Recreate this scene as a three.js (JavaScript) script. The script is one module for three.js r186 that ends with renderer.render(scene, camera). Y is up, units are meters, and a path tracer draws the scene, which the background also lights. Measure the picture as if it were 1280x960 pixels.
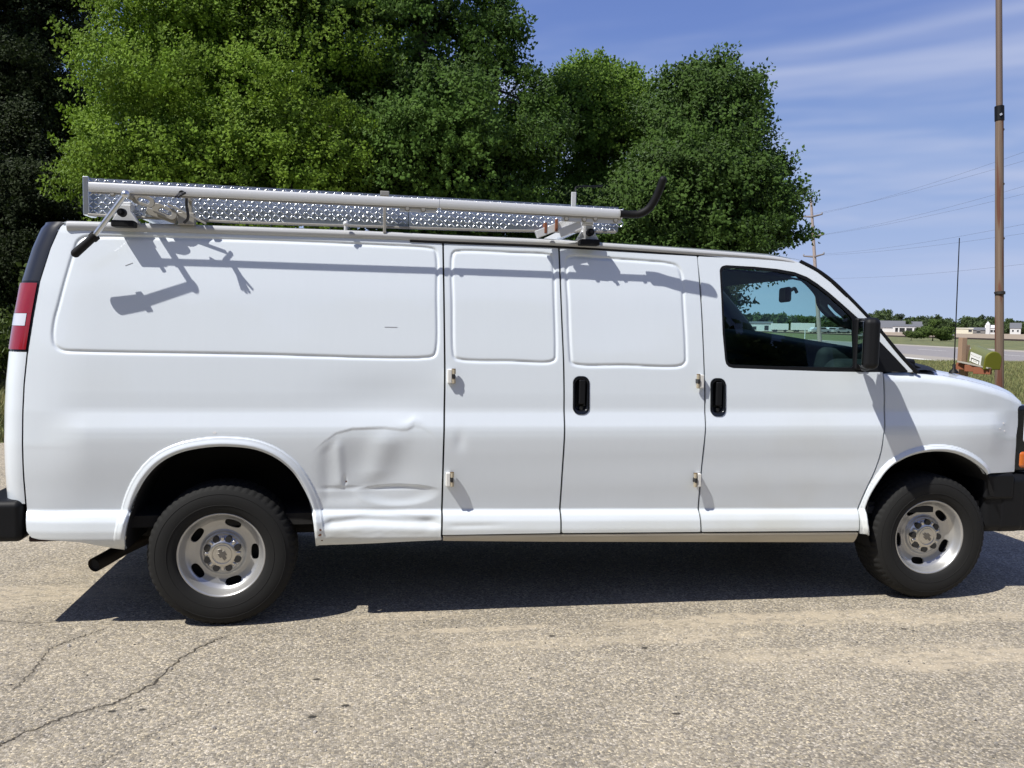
import * as THREE from 'three';
import { mergeGeometries } from 'three/addons/utils/BufferGeometryUtils.js';
import { RoundedBoxGeometry } from 'three/addons/geometries/RoundedBoxGeometry.js';

// ---------------------------------------------------------------- camera, sun, sky
const scene = new THREE.Scene();
const renderer = new THREE.WebGLRenderer({ antialias: true });
renderer.setSize(1024, 768);
renderer.toneMapping = THREE.LinearToneMapping;
renderer.toneMappingExposure = 1.09;
renderer.shadowMap.enabled = true;
const V3 = (x, y, z) => new THREE.Vector3(x, y, z);
const camera = new THREE.PerspectiveCamera(48.72, 4 / 3, 0.05, 4000);
const CAM = V3(0.761, 1.562, 4.352);
const CR = V3(0.98710873, 0.01707743, 0.1591374), CU = V3(-0.0054884, 0.99731824, -0.0729809), CF = V3(0.15995696, -0.07116668, -0.98455527);
camera.position.copy(CAM); camera.up.copy(CU); camera.lookAt(CAM.clone().add(CF));
const SUN = V3(-0.65, 1, 0.33).normalize();
const sun = new THREE.DirectionalLight(new THREE.Color().setRGB(1, 0.97, 0.915), 5.0);
sun.position.copy(SUN).multiplyScalar(60).add(V3(1.5, 0, -2)); sun.target.position.set(1.5, 0, -2);
sun.castShadow = true; sun.shadow.mapSize.set(4096, 4096);
Object.assign(sun.shadow.camera, { left: -25, right: 25, top: 25, bottom: -25, near: 1, far: 160 });
scene.add(sun, sun.target);

// seeded noise
let seedN = 12345;
const rnd = () => { seedN = (seedN + 0x6d2b79f5) | 0; let t = Math.imul(seedN ^ (seedN >>> 15), 1 | seedN); t = (t + Math.imul(t ^ (t >>> 7), 61 | t)) ^ t; return ((t ^ (t >>> 14)) >>> 0) / 4294967296; };
const rr = (a, b) => a + (b - a) * rnd();
const hash = (x, y) => { let h = Math.imul(x | 0, 374761393) + Math.imul(y | 0, 668265263); h = Math.imul(h ^ (h >>> 13), 1274126177); h ^= h >>> 16; return (h >>> 0) / 4294967296; };
const clamp = (x, a, b) => x < a ? a : x > b ? b : x;
const sst = (a, b, x) => { const t = clamp((x - a) / (b - a), 0, 1); return t * t * (3 - 2 * t); };
const lerp = (a, b, t) => a + (b - a) * t;
const vnoise = (x, y) => { const i = Math.floor(x), j = Math.floor(y), f = x - i, g = y - j, u = f * f * (3 - 2 * f), v = g * g * (3 - 2 * g); return lerp(lerp(hash(i, j), hash(i + 1, j), u), lerp(hash(i, j + 1), hash(i + 1, j + 1), u), v); };
const fbm = (x, y, n = 4) => { let s = 0, a = 0.5; for (let i = 0; i < n; i++) { s += a * vnoise(x, y); x = x * 2.03 + 17.1; y = y * 2.01 + 5.7; a *= 0.5; } return s / (1 - Math.pow(0.5, n)); };

{ // sky: clear blue, pale towards the horizon, drawn-out cirrus
  const W = 2048, H = 1024, data = new Float32Array(W * H * 4);
  const stops = [[0, [0.44, 0.54, 0.74]], [0.06, [0.37, 0.475, 0.72]], [0.18, [0.205, 0.33, 0.63]], [0.32, [0.108, 0.20, 0.52]], [0.5, [0.060, 0.125, 0.40]], [0.75, [0.035, 0.075, 0.27]], [1, [0.028, 0.06, 0.23]]];
  for (let r = 0; r < H; r++) {
    const el = ((r + 0.5) / H - 0.5) * Math.PI, y = Math.sin(el), ce = Math.cos(el);
    let k = 0; while (k < stops.length - 2 && y > stops[k + 1][0]) k++;
    const t = clamp((y - stops[k][0]) / (stops[k + 1][0] - stops[k][0]), 0, 1), base = stops[k][1].map((a, c) => lerp(a, stops[k + 1][1][c], t));
    for (let q = 0; q < W; q++) {
      const az = ((q + 0.5) / W - 0.5) * 2 * Math.PI, x = Math.cos(az) * ce, z = Math.sin(az) * ce, o = (r * W + q) * 4;
      let cl = 0;
      if (y > 0.0) {
        const s = 1 / (y + 0.12), px = x * s, pz = z * s, a = px * 0.88 + pz * 0.47, b = -px * 0.47 + pz * 0.88;
        const w = fbm(a * 0.7 + 3, b * 0.9, 3) * 1.6;
        const n = fbm(a * 0.9 + w + 9, b * 3.4 + w * 1.3, 5), m = fbm(a * 0.35 + 40, b * 0.5 + 7, 3), fine = fbm(a * 3 + w * 2, b * 11 + w * 3 + 4, 4);
        cl = sst(0.36, 0.80, n * 0.62 + m * 0.48 + (fine - 0.5) * 0.16) * 0.84 * sst(0.0, 0.12, y) + 0.10;
      }
      const dim = sst(0.75, 0.35, y); cl *= 0.35 + 0.65 * dim; const cs = clamp(x * SUN.x + y * SUN.y + z * SUN.z, -1, 1), glow = 0.10 * Math.pow(Math.max(0, cs), 8) + 0.8 * Math.pow(Math.max(0, cs), 90);
      const cloud = [0.50, 0.555, 0.74];
      for (let c = 0; c < 3; c++) data[o + c] = y < -0.005 ? [0.20, 0.19, 0.15][c] : lerp(base[c], cloud[c], cl) + glow * [1, 0.97, 0.9][c];
      data[o + 3] = 1;
    }
  }
  const tex = new THREE.DataTexture(data, W, H, THREE.RGBAFormat, THREE.FloatType);
  tex.mapping = THREE.EquirectangularReflectionMapping; tex.magFilter = THREE.LinearFilter; tex.needsUpdate = true;
  scene.background = tex; scene.environment = tex;
}

// ---------------------------------------------------------------- helpers
// real places measured from the camera: at a given depth, or where the sight line meets the ground
const ray = (px, py) => CF.clone().addScaledVector(CR, (px - 640) / 1060).addScaledVector(CU, (480 - py) / 1060);
const at = (px, py, depth) => CAM.clone().addScaledVector(ray(px, py), depth);
const onGround = (px, py, y = 0) => { const d = ray(px, py); return CAM.clone().addScaledVector(d, (y - CAM.y) / d.y); };
const used = {};
const numbered = (n) => { const k = used[n] = (used[n] ?? -1) + 1; return k ? n + '_' + String(k).padStart(3, '0') : n; };
function tag(o, label, category, group, kind) { if (label) o.userData.label = label; if (category) o.userData.category = category; if (group) o.userData.group = group; if (kind) o.userData.kind = kind; return o; }
function thing(name, label, category, pos, turn = 0, group) { const g = new THREE.Group(); g.name = numbered(name); if (pos) g.position.copy(pos); g.rotation.y = turn; scene.add(g); return tag(g, label, category, group); }
function structure(name, geo, m) { const o = new THREE.Mesh(geo, m); o.name = numbered(name); o.receiveShadow = o.castShadow = true; o.userData.kind = 'structure'; scene.add(o); return o; }
function clean(g) { g = g.index ? g.toNonIndexed() : g.clone(); for (const k of Object.keys(g.attributes)) if (!['position', 'normal', 'uv'].includes(k)) g.deleteAttribute(k); if (!g.attributes.uv) g.setAttribute('uv', new THREE.BufferAttribute(new Float32Array(g.attributes.position.count * 2), 2)); return g; }
const merge = (list) => list.length === 1 ? list[0] : mergeGeometries(list.map(clean));
function part(name, geos, m, parent, label) { const o = new THREE.Mesh(Array.isArray(geos) ? merge(geos) : geos, m); o.name = name; o.castShadow = o.receiveShadow = true; if (label) o.userData.label = label; parent.add(o); return o; }
const sub = (name, parent) => { const g = new THREE.Group(); g.name = name; parent.add(g); return g; };
function box(x0, x1, y0, y1, z0, z1, r = 0, seg = 2) {
  const w = x1 - x0, h = y1 - y0, d = z1 - z0, g = r ? new RoundedBoxGeometry(w, h, d, seg, Math.min(r, w / 2.01, h / 2.01, d / 2.01)) : new THREE.BoxGeometry(w, h, d);
  return g.translate((x0 + x1) / 2, (y0 + y1) / 2, (z0 + z1) / 2);
}
function bar(a, b, r, seg = 10, r2 = r) { // rod between two points
  const d = b.clone().sub(a), g = new THREE.CylinderGeometry(r2, r, d.length(), seg);
  return g.applyQuaternion(new THREE.Quaternion().setFromUnitVectors(V3(0, 1, 0), d.clone().normalize())).translate((a.x + b.x) / 2, (a.y + b.y) / 2, (a.z + b.z) / 2);
}
const tube = (pts, r, n = 40, seg = 10) => new THREE.TubeGeometry(new THREE.CatmullRomCurve3(pts), n, r, seg, false);
function beam(a, b, w, h, r = 0) { // flat bar from a to b, h tall in the plane of y, w thick
  const d = b.clone().sub(a), L = d.length(), g = r ? new RoundedBoxGeometry(L, h, w, 2, r) : new THREE.BoxGeometry(L, h, w);
  return g.applyQuaternion(new THREE.Quaternion().setFromUnitVectors(V3(1, 0, 0), d.normalize())).translate((a.x + b.x) / 2, (a.y + b.y) / 2, (a.z + b.z) / 2);
}
const lathe = (pts, seg = 48) => new THREE.LatheGeometry(pts.map((p) => new THREE.Vector2(p[0], p[1])), seg);
const mat = (r, g, b, rough = 0.6, extra = {}) => { const m = new (extra.clearcoat !== undefined || extra.transmission !== undefined || extra.sheen !== undefined ? THREE.MeshPhysicalMaterial : THREE.MeshStandardMaterial)({ roughness: rough, ...extra }); m.color.setRGB(r, g, b); return m; };
function interp(t, x) { if (x <= t[0][0]) return t[0][1]; for (let i = 1; i < t.length; i++) if (x <= t[i][0]) { return lerp(t[i - 1][1], t[i][1], (x - t[i - 1][0]) / (t[i][0] - t[i - 1][0])); } return t[t.length - 1][1]; }
function smoothTable(t, x0, x1, step, w) { // a table resampled with its corners rounded over about w
  const out = []; for (let x = x0; x <= x1 + 1e-9; x += step) { let s = 0, n = 0; for (let k = -4; k <= 4; k++) { const q = 1 - Math.abs(k) / 5; s += q * interp(t, x + k * w / 4); n += q; } out.push(s / n); }
  return (x) => { const f = clamp((x - x0) / step, 0, out.length - 1.001), i = Math.floor(f); return lerp(out[i], out[i + 1], f - i); };
}
const spline2 = (pts, closed, n) => new THREE.CatmullRomCurve3(pts.map((p) => V3(p[0], p[1], 0)), closed, 'centripetal').getPoints(n).map((p) => [p.x, p.y]);
function bounds(P) { const b = [1e9, -1e9, 1e9, -1e9]; for (const p of P) { b[0] = Math.min(b[0], p[0]); b[1] = Math.max(b[1], p[0]); b[2] = Math.min(b[2], p[1]); b[3] = Math.max(b[3], p[1]); } return b; }
function lineDist(P, closed, far = 0.2) { // distance to a polyline, cut off at far
  const b = bounds(P), n = P.length;
  return (x, y) => {
    if (x < b[0] - far || x > b[1] + far || y < b[2] - far || y > b[3] + far) return far;
    let d = far * far;
    for (let i = closed ? 0 : 1; i < n; i++) { const p = P[(i + n - 1) % n], q = P[i], ex = q[0] - p[0], ey = q[1] - p[1], wx = x - p[0], wy = y - p[1], t = clamp((wx * ex + wy * ey) / (ex * ex + ey * ey + 1e-12), 0, 1), dx = wx - ex * t, dy = wy - ey * t; d = Math.min(d, dx * dx + dy * dy); }
    return Math.sqrt(d);
  };
}
function polySDF(P, far = 0.2) { // signed distance to a polygon, negative inside
  const dist = lineDist(P, true, far), n = P.length, b = bounds(P);
  return (x, y) => {
    if (x < b[0] - far || x > b[1] + far || y < b[2] - far || y > b[3] + far) return far;
    let inside = false;
    for (let i = 0, j = n - 1; i < n; j = i++) if ((P[i][1] > y) !== (P[j][1] > y) && x < ((P[j][0] - P[i][0]) * (y - P[i][1])) / (P[j][1] - P[i][1]) + P[i][0]) inside = !inside;
    return inside ? -dist(x, y) : dist(x, y);
  };
}
// a sheet over the x-y plane: cut to sdf < 0, raised by zf, its cut edges folded back by flange and rounded over r
function skin({ sdf, area, step, zf, flange = 0.018, r = 0.004, map = null, color = null }) {
  const [x0, x1, y0, y1] = area, nx = Math.ceil((x1 - x0) / step), ny = Math.ceil((y1 - y0) / step), sx = (x1 - x0) / nx, sy = (y1 - y0) / ny;
  const D = new Float32Array((nx + 1) * (ny + 1));
  for (let j = 0; j <= ny; j++) for (let i = 0; i <= nx; i++) D[j * (nx + 1) + i] = sdf(x0 + i * sx, y0 + j * sy);
  const H = (x, y, d) => zf(x, y) - (d > -r ? r * (1 - Math.sqrt(Math.max(0, 1 - ((d + r) / r) ** 2))) * 0.7 : 0);
  const pos = [], nor = [], idx = [], uv = [], col = [], cache = new Map(), e = 0.0015;
  const vert = (x, y, d) => {
    const z = H(x, y, d), gx = (zf(x + e, y) - zf(x - e, y)) / (2 * e), gy = (zf(x, y + e) - zf(x, y - e)) / (2 * e), l = Math.hypot(gx, gy, 1);
    pos.push(x, y, z); nor.push(-gx / l, -gy / l, 1 / l); uv.push(x, y); if (color) col.push(...color(x, y));
    return pos.length / 3 - 1;
  };
  const gv = (k) => { let v = cache.get(k); if (v === undefined) { const i = k % (nx + 1), j = (k / (nx + 1)) | 0; v = vert(x0 + i * sx, y0 + j * sy, D[k]); cache.set(k, v); } return v; };
  const ev = (a, b) => {
    if (a > b) [a, b] = [b, a];
    const key = a + ':' + b; let v = cache.get(key);
    if (v === undefined) { const t = D[a] / (D[a] - D[b]), ai = a % (nx + 1), aj = (a / (nx + 1)) | 0, bi = b % (nx + 1), bj = (b / (nx + 1)) | 0; v = vert(x0 + lerp(ai, bi, t) * sx, y0 + lerp(aj, bj, t) * sy, 0); cache.set(key, v); }
    return v;
  };
  const rim = [];
  const tri = (a, b, c) => {
    const s = [D[a] < 0, D[b] < 0, D[c] < 0], n = s[0] + s[1] + s[2];
    if (!n) return;
    if (n === 3) { idx.push(gv(a), gv(b), gv(c)); return; }
    const k = [a, b, c];
    let i = n === 1 ? s.indexOf(true) : s.indexOf(false);
    const p = k[i], q = k[(i + 1) % 3], w = k[(i + 2) % 3], pq = ev(p, q), pw = ev(p, w);
    if (n === 1) { idx.push(gv(p), pq, pw); rim.push([pq, pw]); }
    else { idx.push(pq, gv(q), gv(w), pq, gv(w), pw); rim.push([pw, pq]); }
  };
  for (let j = 0; j < ny; j++) for (let i = 0; i < nx; i++) {
    const a = j * (nx + 1) + i, b = a + 1, c = a + nx + 2, d = a + nx + 1;
    if ((i + j) & 1) { tri(a, b, c); tri(a, c, d); } else { tri(a, b, d); tri(b, c, d); }
  }
  if (flange) for (const [a, b] of rim) { // inward fold along the cut
    const ax = pos[a * 3], ay = pos[a * 3 + 1], az = pos[a * 3 + 2], bx = pos[b * 3], by = pos[b * 3 + 1], bz = pos[b * 3 + 2];
    const ux = by - ay, uy = -(bx - ax), l = Math.hypot(ux, uy) || 1, s = pos.length / 3;
    pos.push(ax, ay, az, bx, by, bz, bx, by, bz - flange, ax, ay, az - flange);
    for (let q = 0; q < 4; q++) { nor.push(ux / l, uy / l, 0); if (color) col.push(col[a * 3], col[a * 3 + 1], col[a * 3 + 2]); }
    uv.push(ax, ay, bx, by, bx, by, ax, ay); idx.push(s, s + 2, s + 1, s, s + 3, s + 2);
  }
  const g = new THREE.BufferGeometry();
  if (map) for (let i = 0; i < pos.length; i += 3) { const p = map(pos[i], pos[i + 1], pos[i + 2]), q = map(pos[i] + nor[i] * 1e-3, pos[i + 1] + nor[i + 1] * 1e-3, pos[i + 2] + nor[i + 2] * 1e-3); const l = Math.hypot(q[0] - p[0], q[1] - p[1], q[2] - p[2]); for (let c = 0; c < 3; c++) { pos[i + c] = p[c]; nor[i + c] = (q[c] - p[c]) / l; } }
  g.setAttribute('position', new THREE.Float32BufferAttribute(pos, 3)); g.setAttribute('normal', new THREE.Float32BufferAttribute(nor, 3)); g.setAttribute('uv', new THREE.Float32BufferAttribute(uv, 2));
  if (color) g.setAttribute('color', new THREE.Float32BufferAttribute(col, 3));
  g.setIndex(idx);
  return g;
}
function mirrorZ(g, zc) { const p = g.attributes.position, n = g.attributes.normal; for (let i = 0; i < p.count; i++) { p.setZ(i, 2 * zc - p.getZ(i)); n.setZ(i, -n.getZ(i)); } const ix = g.index.array; for (let i = 0; i < ix.length; i += 3) [ix[i], ix[i + 1]] = [ix[i + 1], ix[i]]; return g; }
function grid(nu, nv, f) { // sheet through f(u, v) -> [x, y, z]
  const pos = [], uv = [], idx = [];
  for (let j = 0; j <= nv; j++) for (let i = 0; i <= nu; i++) { pos.push(...f(i / nu, j / nv)); uv.push(i / nu, j / nv); }
  for (let j = 0; j < nv; j++) for (let i = 0; i < nu; i++) { const a = j * (nu + 1) + i, b = a + 1, c = b + nu + 1, d = a + nu + 1; idx.push(a, b, c, a, c, d); }
  const g = new THREE.BufferGeometry(); g.setAttribute('position', new THREE.Float32BufferAttribute(pos, 3)); g.setAttribute('uv', new THREE.Float32BufferAttribute(uv, 2)); g.setIndex(idx); g.computeVertexNormals();
  return g;
}
function dataTexture(w, h, fn, srgb) {
  const d = new Uint8Array(w * h * 4); fn(d);
  const t = new THREE.DataTexture(d, w, h, THREE.RGBAFormat); if (srgb) t.colorSpace = THREE.SRGBColorSpace; t.magFilter = THREE.LinearFilter; t.wrapS = t.wrapT = THREE.RepeatWrapping; t.needsUpdate = true; return t;
}
const enc = (x) => { x = clamp(x, 0, 1); return (x <= 0.0031308 ? 12.92 * x : 1.055 * Math.pow(x, 1 / 2.4) - 0.055) * 255; };
// ---------------------------------------------------------------- materials
const M = {
  paint: mat(0.740, 0.795, 0.840, 0.36, { clearcoat: 1, clearcoatRoughness: 0.05 }),
  paintFilm: mat(0.740, 0.795, 0.840, 0.36, { clearcoat: 1, clearcoatRoughness: 0.05, vertexColors: true }),
  sillPaint: mat(0.56, 0.54, 0.49, 0.55, { clearcoat: 0.35, clearcoatRoughness: 0.3, vertexColors: true }),
  rail: mat(0.50, 0.51, 0.52, 0.40),
  rubber: mat(0.006, 0.006, 0.007, 0.62, { clearcoat: 0, specularIntensity: 0.5 }),
  blackPlastic: mat(0.006, 0.0065, 0.008, 0.55, { clearcoat: 0, specularIntensity: 0.5 }),
  blackGloss: mat(0.008, 0.009, 0.012, 0.22),
  trimPillar: mat(0.012, 0.013, 0.016, 0.28, { clearcoat: 0.6, clearcoatRoughness: 0.12 }),
  tyre: mat(0.013, 0.013, 0.0125, 0.8, { clearcoat: 0, specularIntensity: 0.6 }),
  rimPaint: mat(0.50, 0.50, 0.49, 0.34, { metalness: 0.65 }),
  chrome: mat(0.60, 0.585, 0.55, 0.30, { metalness: 0.95 }),
  emblem: mat(0.16, 0.15, 0.135, 0.4, { metalness: 0.5 }),
  lug: mat(0.02, 0.02, 0.02, 0.5),
  dark: mat(0.006, 0.006, 0.007, 0.9),
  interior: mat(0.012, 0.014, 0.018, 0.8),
  under: mat(0.015, 0.014, 0.013, 0.9),
  glass: mat(0.62, 0.84, 0.80, 0, { transmission: 1, thickness: 0, ior: 1.45 }),
  shield: mat(0.78, 0.92, 0.90, 0, { transmission: 1, thickness: 0, ior: 1.45 }),
  lensRed: mat(0.27, 0.005, 0.010, 0.22, { clearcoat: 1, clearcoatRoughness: 0.04 }),
  lensClear: mat(0.62, 0.64, 0.70, 0.15, { clearcoat: 1, clearcoatRoughness: 0.04 }),
  amber: mat(0.55, 0.13, 0.015, 0.25, { clearcoat: 1, clearcoatRoughness: 0.05 }),
  hinge: mat(0.72, 0.71, 0.67, 0.5),
  knuckle: mat(0.48, 0.42, 0.31, 0.45, { metalness: 0.35 }), stain: mat(0.34, 0.33, 0.31, 0.8),
  brass: mat(0.30, 0.22, 0.13, 0.45, { metalness: 0.7 }),
  alu: mat(0.70, 0.72, 0.75, 0.30, { metalness: 0.9 }),
  plate: mat(0.60, 0.66, 0.75, 0.36, { metalness: 1 }),
  plateLug: mat(0.80, 0.83, 0.88, 0.24, { metalness: 1 }),
  whiteAlu: mat(0.70, 0.71, 0.72, 0.38, { metalness: 0.2 }),
  steelWorn: mat(0.42, 0.40, 0.36, 0.5, { metalness: 0.55 }),
  rust: mat(0.20, 0.07, 0.035, 0.85),
  mirrorGlass: mat(0.30, 0.32, 0.35, 0.03, { metalness: 1 }),
  exhaust: mat(0.10, 0.085, 0.07, 0.55, { metalness: 0.6 }),
};

// ---------------------------------------------------------------- the van: body shape
// side surface of the body: x along the van (front is +x), y up, result is z (0 at the widest line)
const tabLedge = [[0.36, -0.13], [0.40, -0.05], [0.43, -0.022], [0.46, -0.006], [0.50, -0.003], [0.545, -0.011], [0.575, -0.026], [0.590, -0.041], [0.598, -0.051], [0.608, -0.049], [0.66, -0.041], [0.80, -0.0185], [0.90, -0.0045], [0.95, -0.001], [0.97, 0.000], [1.0, -0.001], [1.022, -0.004], [1.098, -0.026], [1.118, -0.029], [1.20, -0.034], [1.38, -0.053], [1.70, -0.103], [1.97, -0.160], [2.02, -0.176], [2.2, -0.26]];
const tabPlain = [[0.36, -0.13], [0.40, -0.05], [0.43, -0.022], [0.46, -0.006], [0.50, -0.003], [0.545, -0.011], [0.575, -0.026], [0.590, -0.041], [0.598, -0.045], [0.608, -0.043], [0.66, -0.036], [0.80, -0.020], [0.93, -0.013], [1.1, -0.022], [1.25, -0.038], [1.38, -0.053], [1.70, -0.103], [1.97, -0.160], [2.02, -0.176], [2.2, -0.26]];
const profLedge = smoothTable(tabLedge, 0.30, 2.20, 0.002, 0.010), profLedgeB = smoothTable(tabLedge, 0.30, 2.20, 0.002, 0.075);
const profPlain = smoothTable(tabPlain, 0.30, 2.20, 0.002, 0.010), profPlainB = smoothTable(tabPlain, 0.30, 2.20, 0.002, 0.075);
const plan = (x) => (x < -0.6 ? -0.25 * (-0.6 - x) ** 2 : 0) + (x > 4.0 ? -0.28 * (x - 4.0) ** 2 : 0);
function S(x, y) {
  const ys = y + 0.0165 * clamp(x, -1, 3.6) * sst(0.86, 0.68, y), L = sst(-0.84, -0.60, x) * sst(4.46, 4.28, x);
  const k = sst(0.67, 0.73, ys) * sst(0.955, 0.90, ys) + sst(1.16, 1.24, ys) * sst(2.0, 1.9, ys);
  return lerp(lerp(profPlain(ys), profPlainB(ys), k), lerp(profLedge(ys), profLedgeB(ys), k), L) + plan(x);
}
const archRear = spline2([[0.468, 0.40], [0.466, 0.440], [0.458, 0.527], [0.434, 0.637], [0.403, 0.713], [0.352, 0.796], [0.274, 0.866], [0.178, 0.910], [0.063, 0.927], [-0.052, 0.925], [-0.184, 0.898], [-0.279, 0.847], [-0.355, 0.764], [-0.411, 0.652], [-0.438, 0.545], [-0.456, 0.425], [-0.458, 0.40]], false, 90);
const archFront = spline2([[3.572, 0.32], [3.545, 0.396], [3.530, 0.480], [3.545, 0.592], [3.588, 0.690], [3.649, 0.775], [3.735, 0.833], [3.832, 0.865], [3.950, 0.875], [4.055, 0.861], [4.168, 0.817], [4.257, 0.758], [4.30, 0.700], [4.34, 0.60]], false, 90);
const dArchR = lineDist(archRear, false, 0.1), dArchF = lineDist(archFront, false, 0.1);
const lip = (d, w) => 0.008 * sst(w + 0.006, w - 0.003, d) + 0.010 * sst(w - 0.002, 0.014, d) - 0.013 * sst(0.016, 0, d) ** 1.5;
const closedSpline = (P) => spline2(P, true, 110);
const grooveQ = lineDist(closedSpline([[-0.654, 1.950], [-0.598, 1.955], [0.163, 1.962], [0.805, 1.956], [1.029, 1.950], [1.067, 1.941], [1.079, 1.912], [1.081, 1.698], [1.079, 1.428], [1.066, 1.391], [1.033, 1.379], [0.096, 1.385], [-0.653, 1.390], [-0.735, 1.395], [-0.769, 1.417], [-0.781, 1.463], [-0.776, 1.541], [-0.759, 1.619], [-0.730, 1.756], [-0.699, 1.887], [-0.683, 1.931]]), true, 0.05);
const groove1 = lineDist(closedSpline([[1.20, 1.938], [1.478, 1.938], [1.661, 1.935], [1.693, 1.926], [1.703, 1.892], [1.708, 1.669], [1.711, 1.415], [1.706, 1.377], [1.676, 1.361], [1.474, 1.363], [1.208, 1.368], [1.174, 1.380], [1.166, 1.413], [1.162, 1.658], [1.161, 1.902], [1.172, 1.930]]), true, 0.05);
const groove2 = lineDist(closedSpline([[1.810, 1.926], [1.95, 1.924], [2.185, 1.915], [2.343, 1.906], [2.400, 1.890], [2.422, 1.846], [2.428, 1.684], [2.435, 1.423], [2.430, 1.367], [2.399, 1.347], [2.084, 1.347], [1.828, 1.348], [1.797, 1.361], [1.791, 1.391], [1.782, 1.671], [1.777, 1.885], [1.786, 1.916]]), true, 0.05);
const bead = (d) => d < 0.045 ? -0.0068 * Math.exp(-((d / 0.0078) ** 2)) : 0;
const dentTop = (x) => interp([[0.45, 0.90], [0.51, 0.955], [0.57, 1.0], [0.65, 1.022], [0.81, 1.028], [0.90, 1.016], [0.93, 1.018], [0.965, 1.037], [1.0, 1.03], [1.05, 1.0], [1.12, 0.93]], x);
function dent(x, y) { // the crash damage ahead of the rear wheel
  if (x < 0.02 || x > 1.14 || y > 1.55 || y < 0.40) return 0;
  const top = dentTop(x), v = (top - y) / (top - 0.70), side = sst(0.42, 0.74, x) * sst(1.15, 0.88, x);
  let z = 0;
  if (v > 0 && v < 1.4) {
    const slope = lerp(1, 0.45, sst(0.66, 1.02, x - (1.0 - y) * 0.35));
    z -= 0.037 * (0.16 * sst(0, 0.06, v) + 0.84 * sst(-0.05, 0.85, v)) * (1 - 0.55 * clamp(v, 0, 1)) * (0.32 * sst(1.06, 0.97, v) + 0.68 * sst(1.36, 0.92, v)) * side * slope;
    z += 0.0042 * Math.exp(-(((x - 0.575 - 0.02 * v) / 0.024) ** 2)) * sst(0.1, 0.3, v) * sst(1.05, 0.85, v);
    z -= 0.004 * Math.exp(-(((x - 0.525) / 0.034) ** 2)) * sst(0.05, 0.3, v) * sst(1.08, 0.95, v);
    z += 0.010 * Math.exp(-(((x - 0.80 + (0.9 - y) * 0.30) / 0.075) ** 2)) * sst(0.0, 0.3, v) * sst(1.0, 0.7, v);
    z -= 0.006 * Math.exp(-(((x - 0.612) / 0.010) ** 2 + ((y - 0.742) / 0.022) ** 2));
  }
  z += 0.004 * Math.exp(-(((y - top - 0.018) / 0.022) ** 2)) * Math.exp(-(((x - 0.95) / 0.06) ** 2));
  const q = ((x - 0.885) / 0.215) ** 2 + ((y - 0.684) / (y > 0.684 ? 0.036 : 0.080)) ** 2;
  z -= 0.010 * sst(1.10, 0.20, q) * (y > 0.684 ? 1 : 1);
  z -= 0.0045 * sst(0.48, 0.53, x) * sst(0.72, 0.64, x) * sst(0.722, 0.694, y) * sst(0.60, 0.66, y);
  z -= 0.017 * Math.exp(-(((y - 0.530 - 0.006 * Math.sin(x * 11)) / 0.020) ** 2)) * sst(0.49, 0.55, x) * sst(1.13, 1.0, x);
  z -= 0.005 * (fbm(x * 7 + 3, y * 16 + 1, 3) - 0.3) * sst(0.60, 0.565, y) * sst(0.47, 0.53, x) * sst(1.13, 1.09, x);
  z -= 0.014 * Math.exp(-(((x - 1.06) / 0.05) ** 2 + ((y - 0.515) / 0.025) ** 2));
  z -= 0.006 * (0.5 + 0.5 * Math.sin(x * 9)) * Math.exp(-(((y - 0.555 + 0.012 * Math.sin(x * 14)) / 0.018) ** 2)) * sst(0.49, 0.55, x);
  z -= 0.010 * Math.exp(-(((x - 0.80) / 0.28) ** 2 + ((y - 1.17) / 0.10) ** 2));
  return z;
}
const wave = (x, y) => 0.0016 * (fbm(x * 1.7 + 5, y * 2.1 + 2, 2) - 0.5); // sheet metal is never quite true
const zQuarter = (x, y) => S(x, y) + dent(x, y) + bead(grooveQ(x, y)) + lip(dArchR(x, y), 0.045) * sst(0.41, 0.56, y) + wave(x, y);
const zDoor1 = (x, y) => S(x, y) + bead(groove1(x, y)) + wave(x, y) - 0.004 * Math.exp(-(((x - 1.20) / 0.03) ** 2 + ((y - 0.95) / 0.05) ** 2)) - 0.003 * Math.exp(-(((y - 0.50) / 0.012) ** 2)) * sst(1.12, 1.2, x) * sst(1.5, 1.3, x);
const zDoor2 = (x, y) => S(x, y) + bead(groove2(x, y)) + wave(x, y);
const zFront = (x, y) => S(x, y) + wave(x, y);
const fenderTop = (x) => interp([[3.5, 1.321], [3.83, 1.319], [4.008, 1.306], [4.167, 1.280], [4.341, 1.242], [4.45, 1.212], [4.532, 1.182], [4.568, 1.160], [4.66, 1.09]], x);
const zFender = (x, y) => { const d = Math.max(0, fenderTop(x) - y), R = 0.055; return zFront(x, y) + lip(dArchF(x, y), 0.034) * sst(0.36, 0.44, y) - (d < R ? R * (1 - Math.sqrt(Math.max(0, 1 - ((R - d) / R) ** 2))) : 0) * sst(3.55, 3.70, x); };

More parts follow.
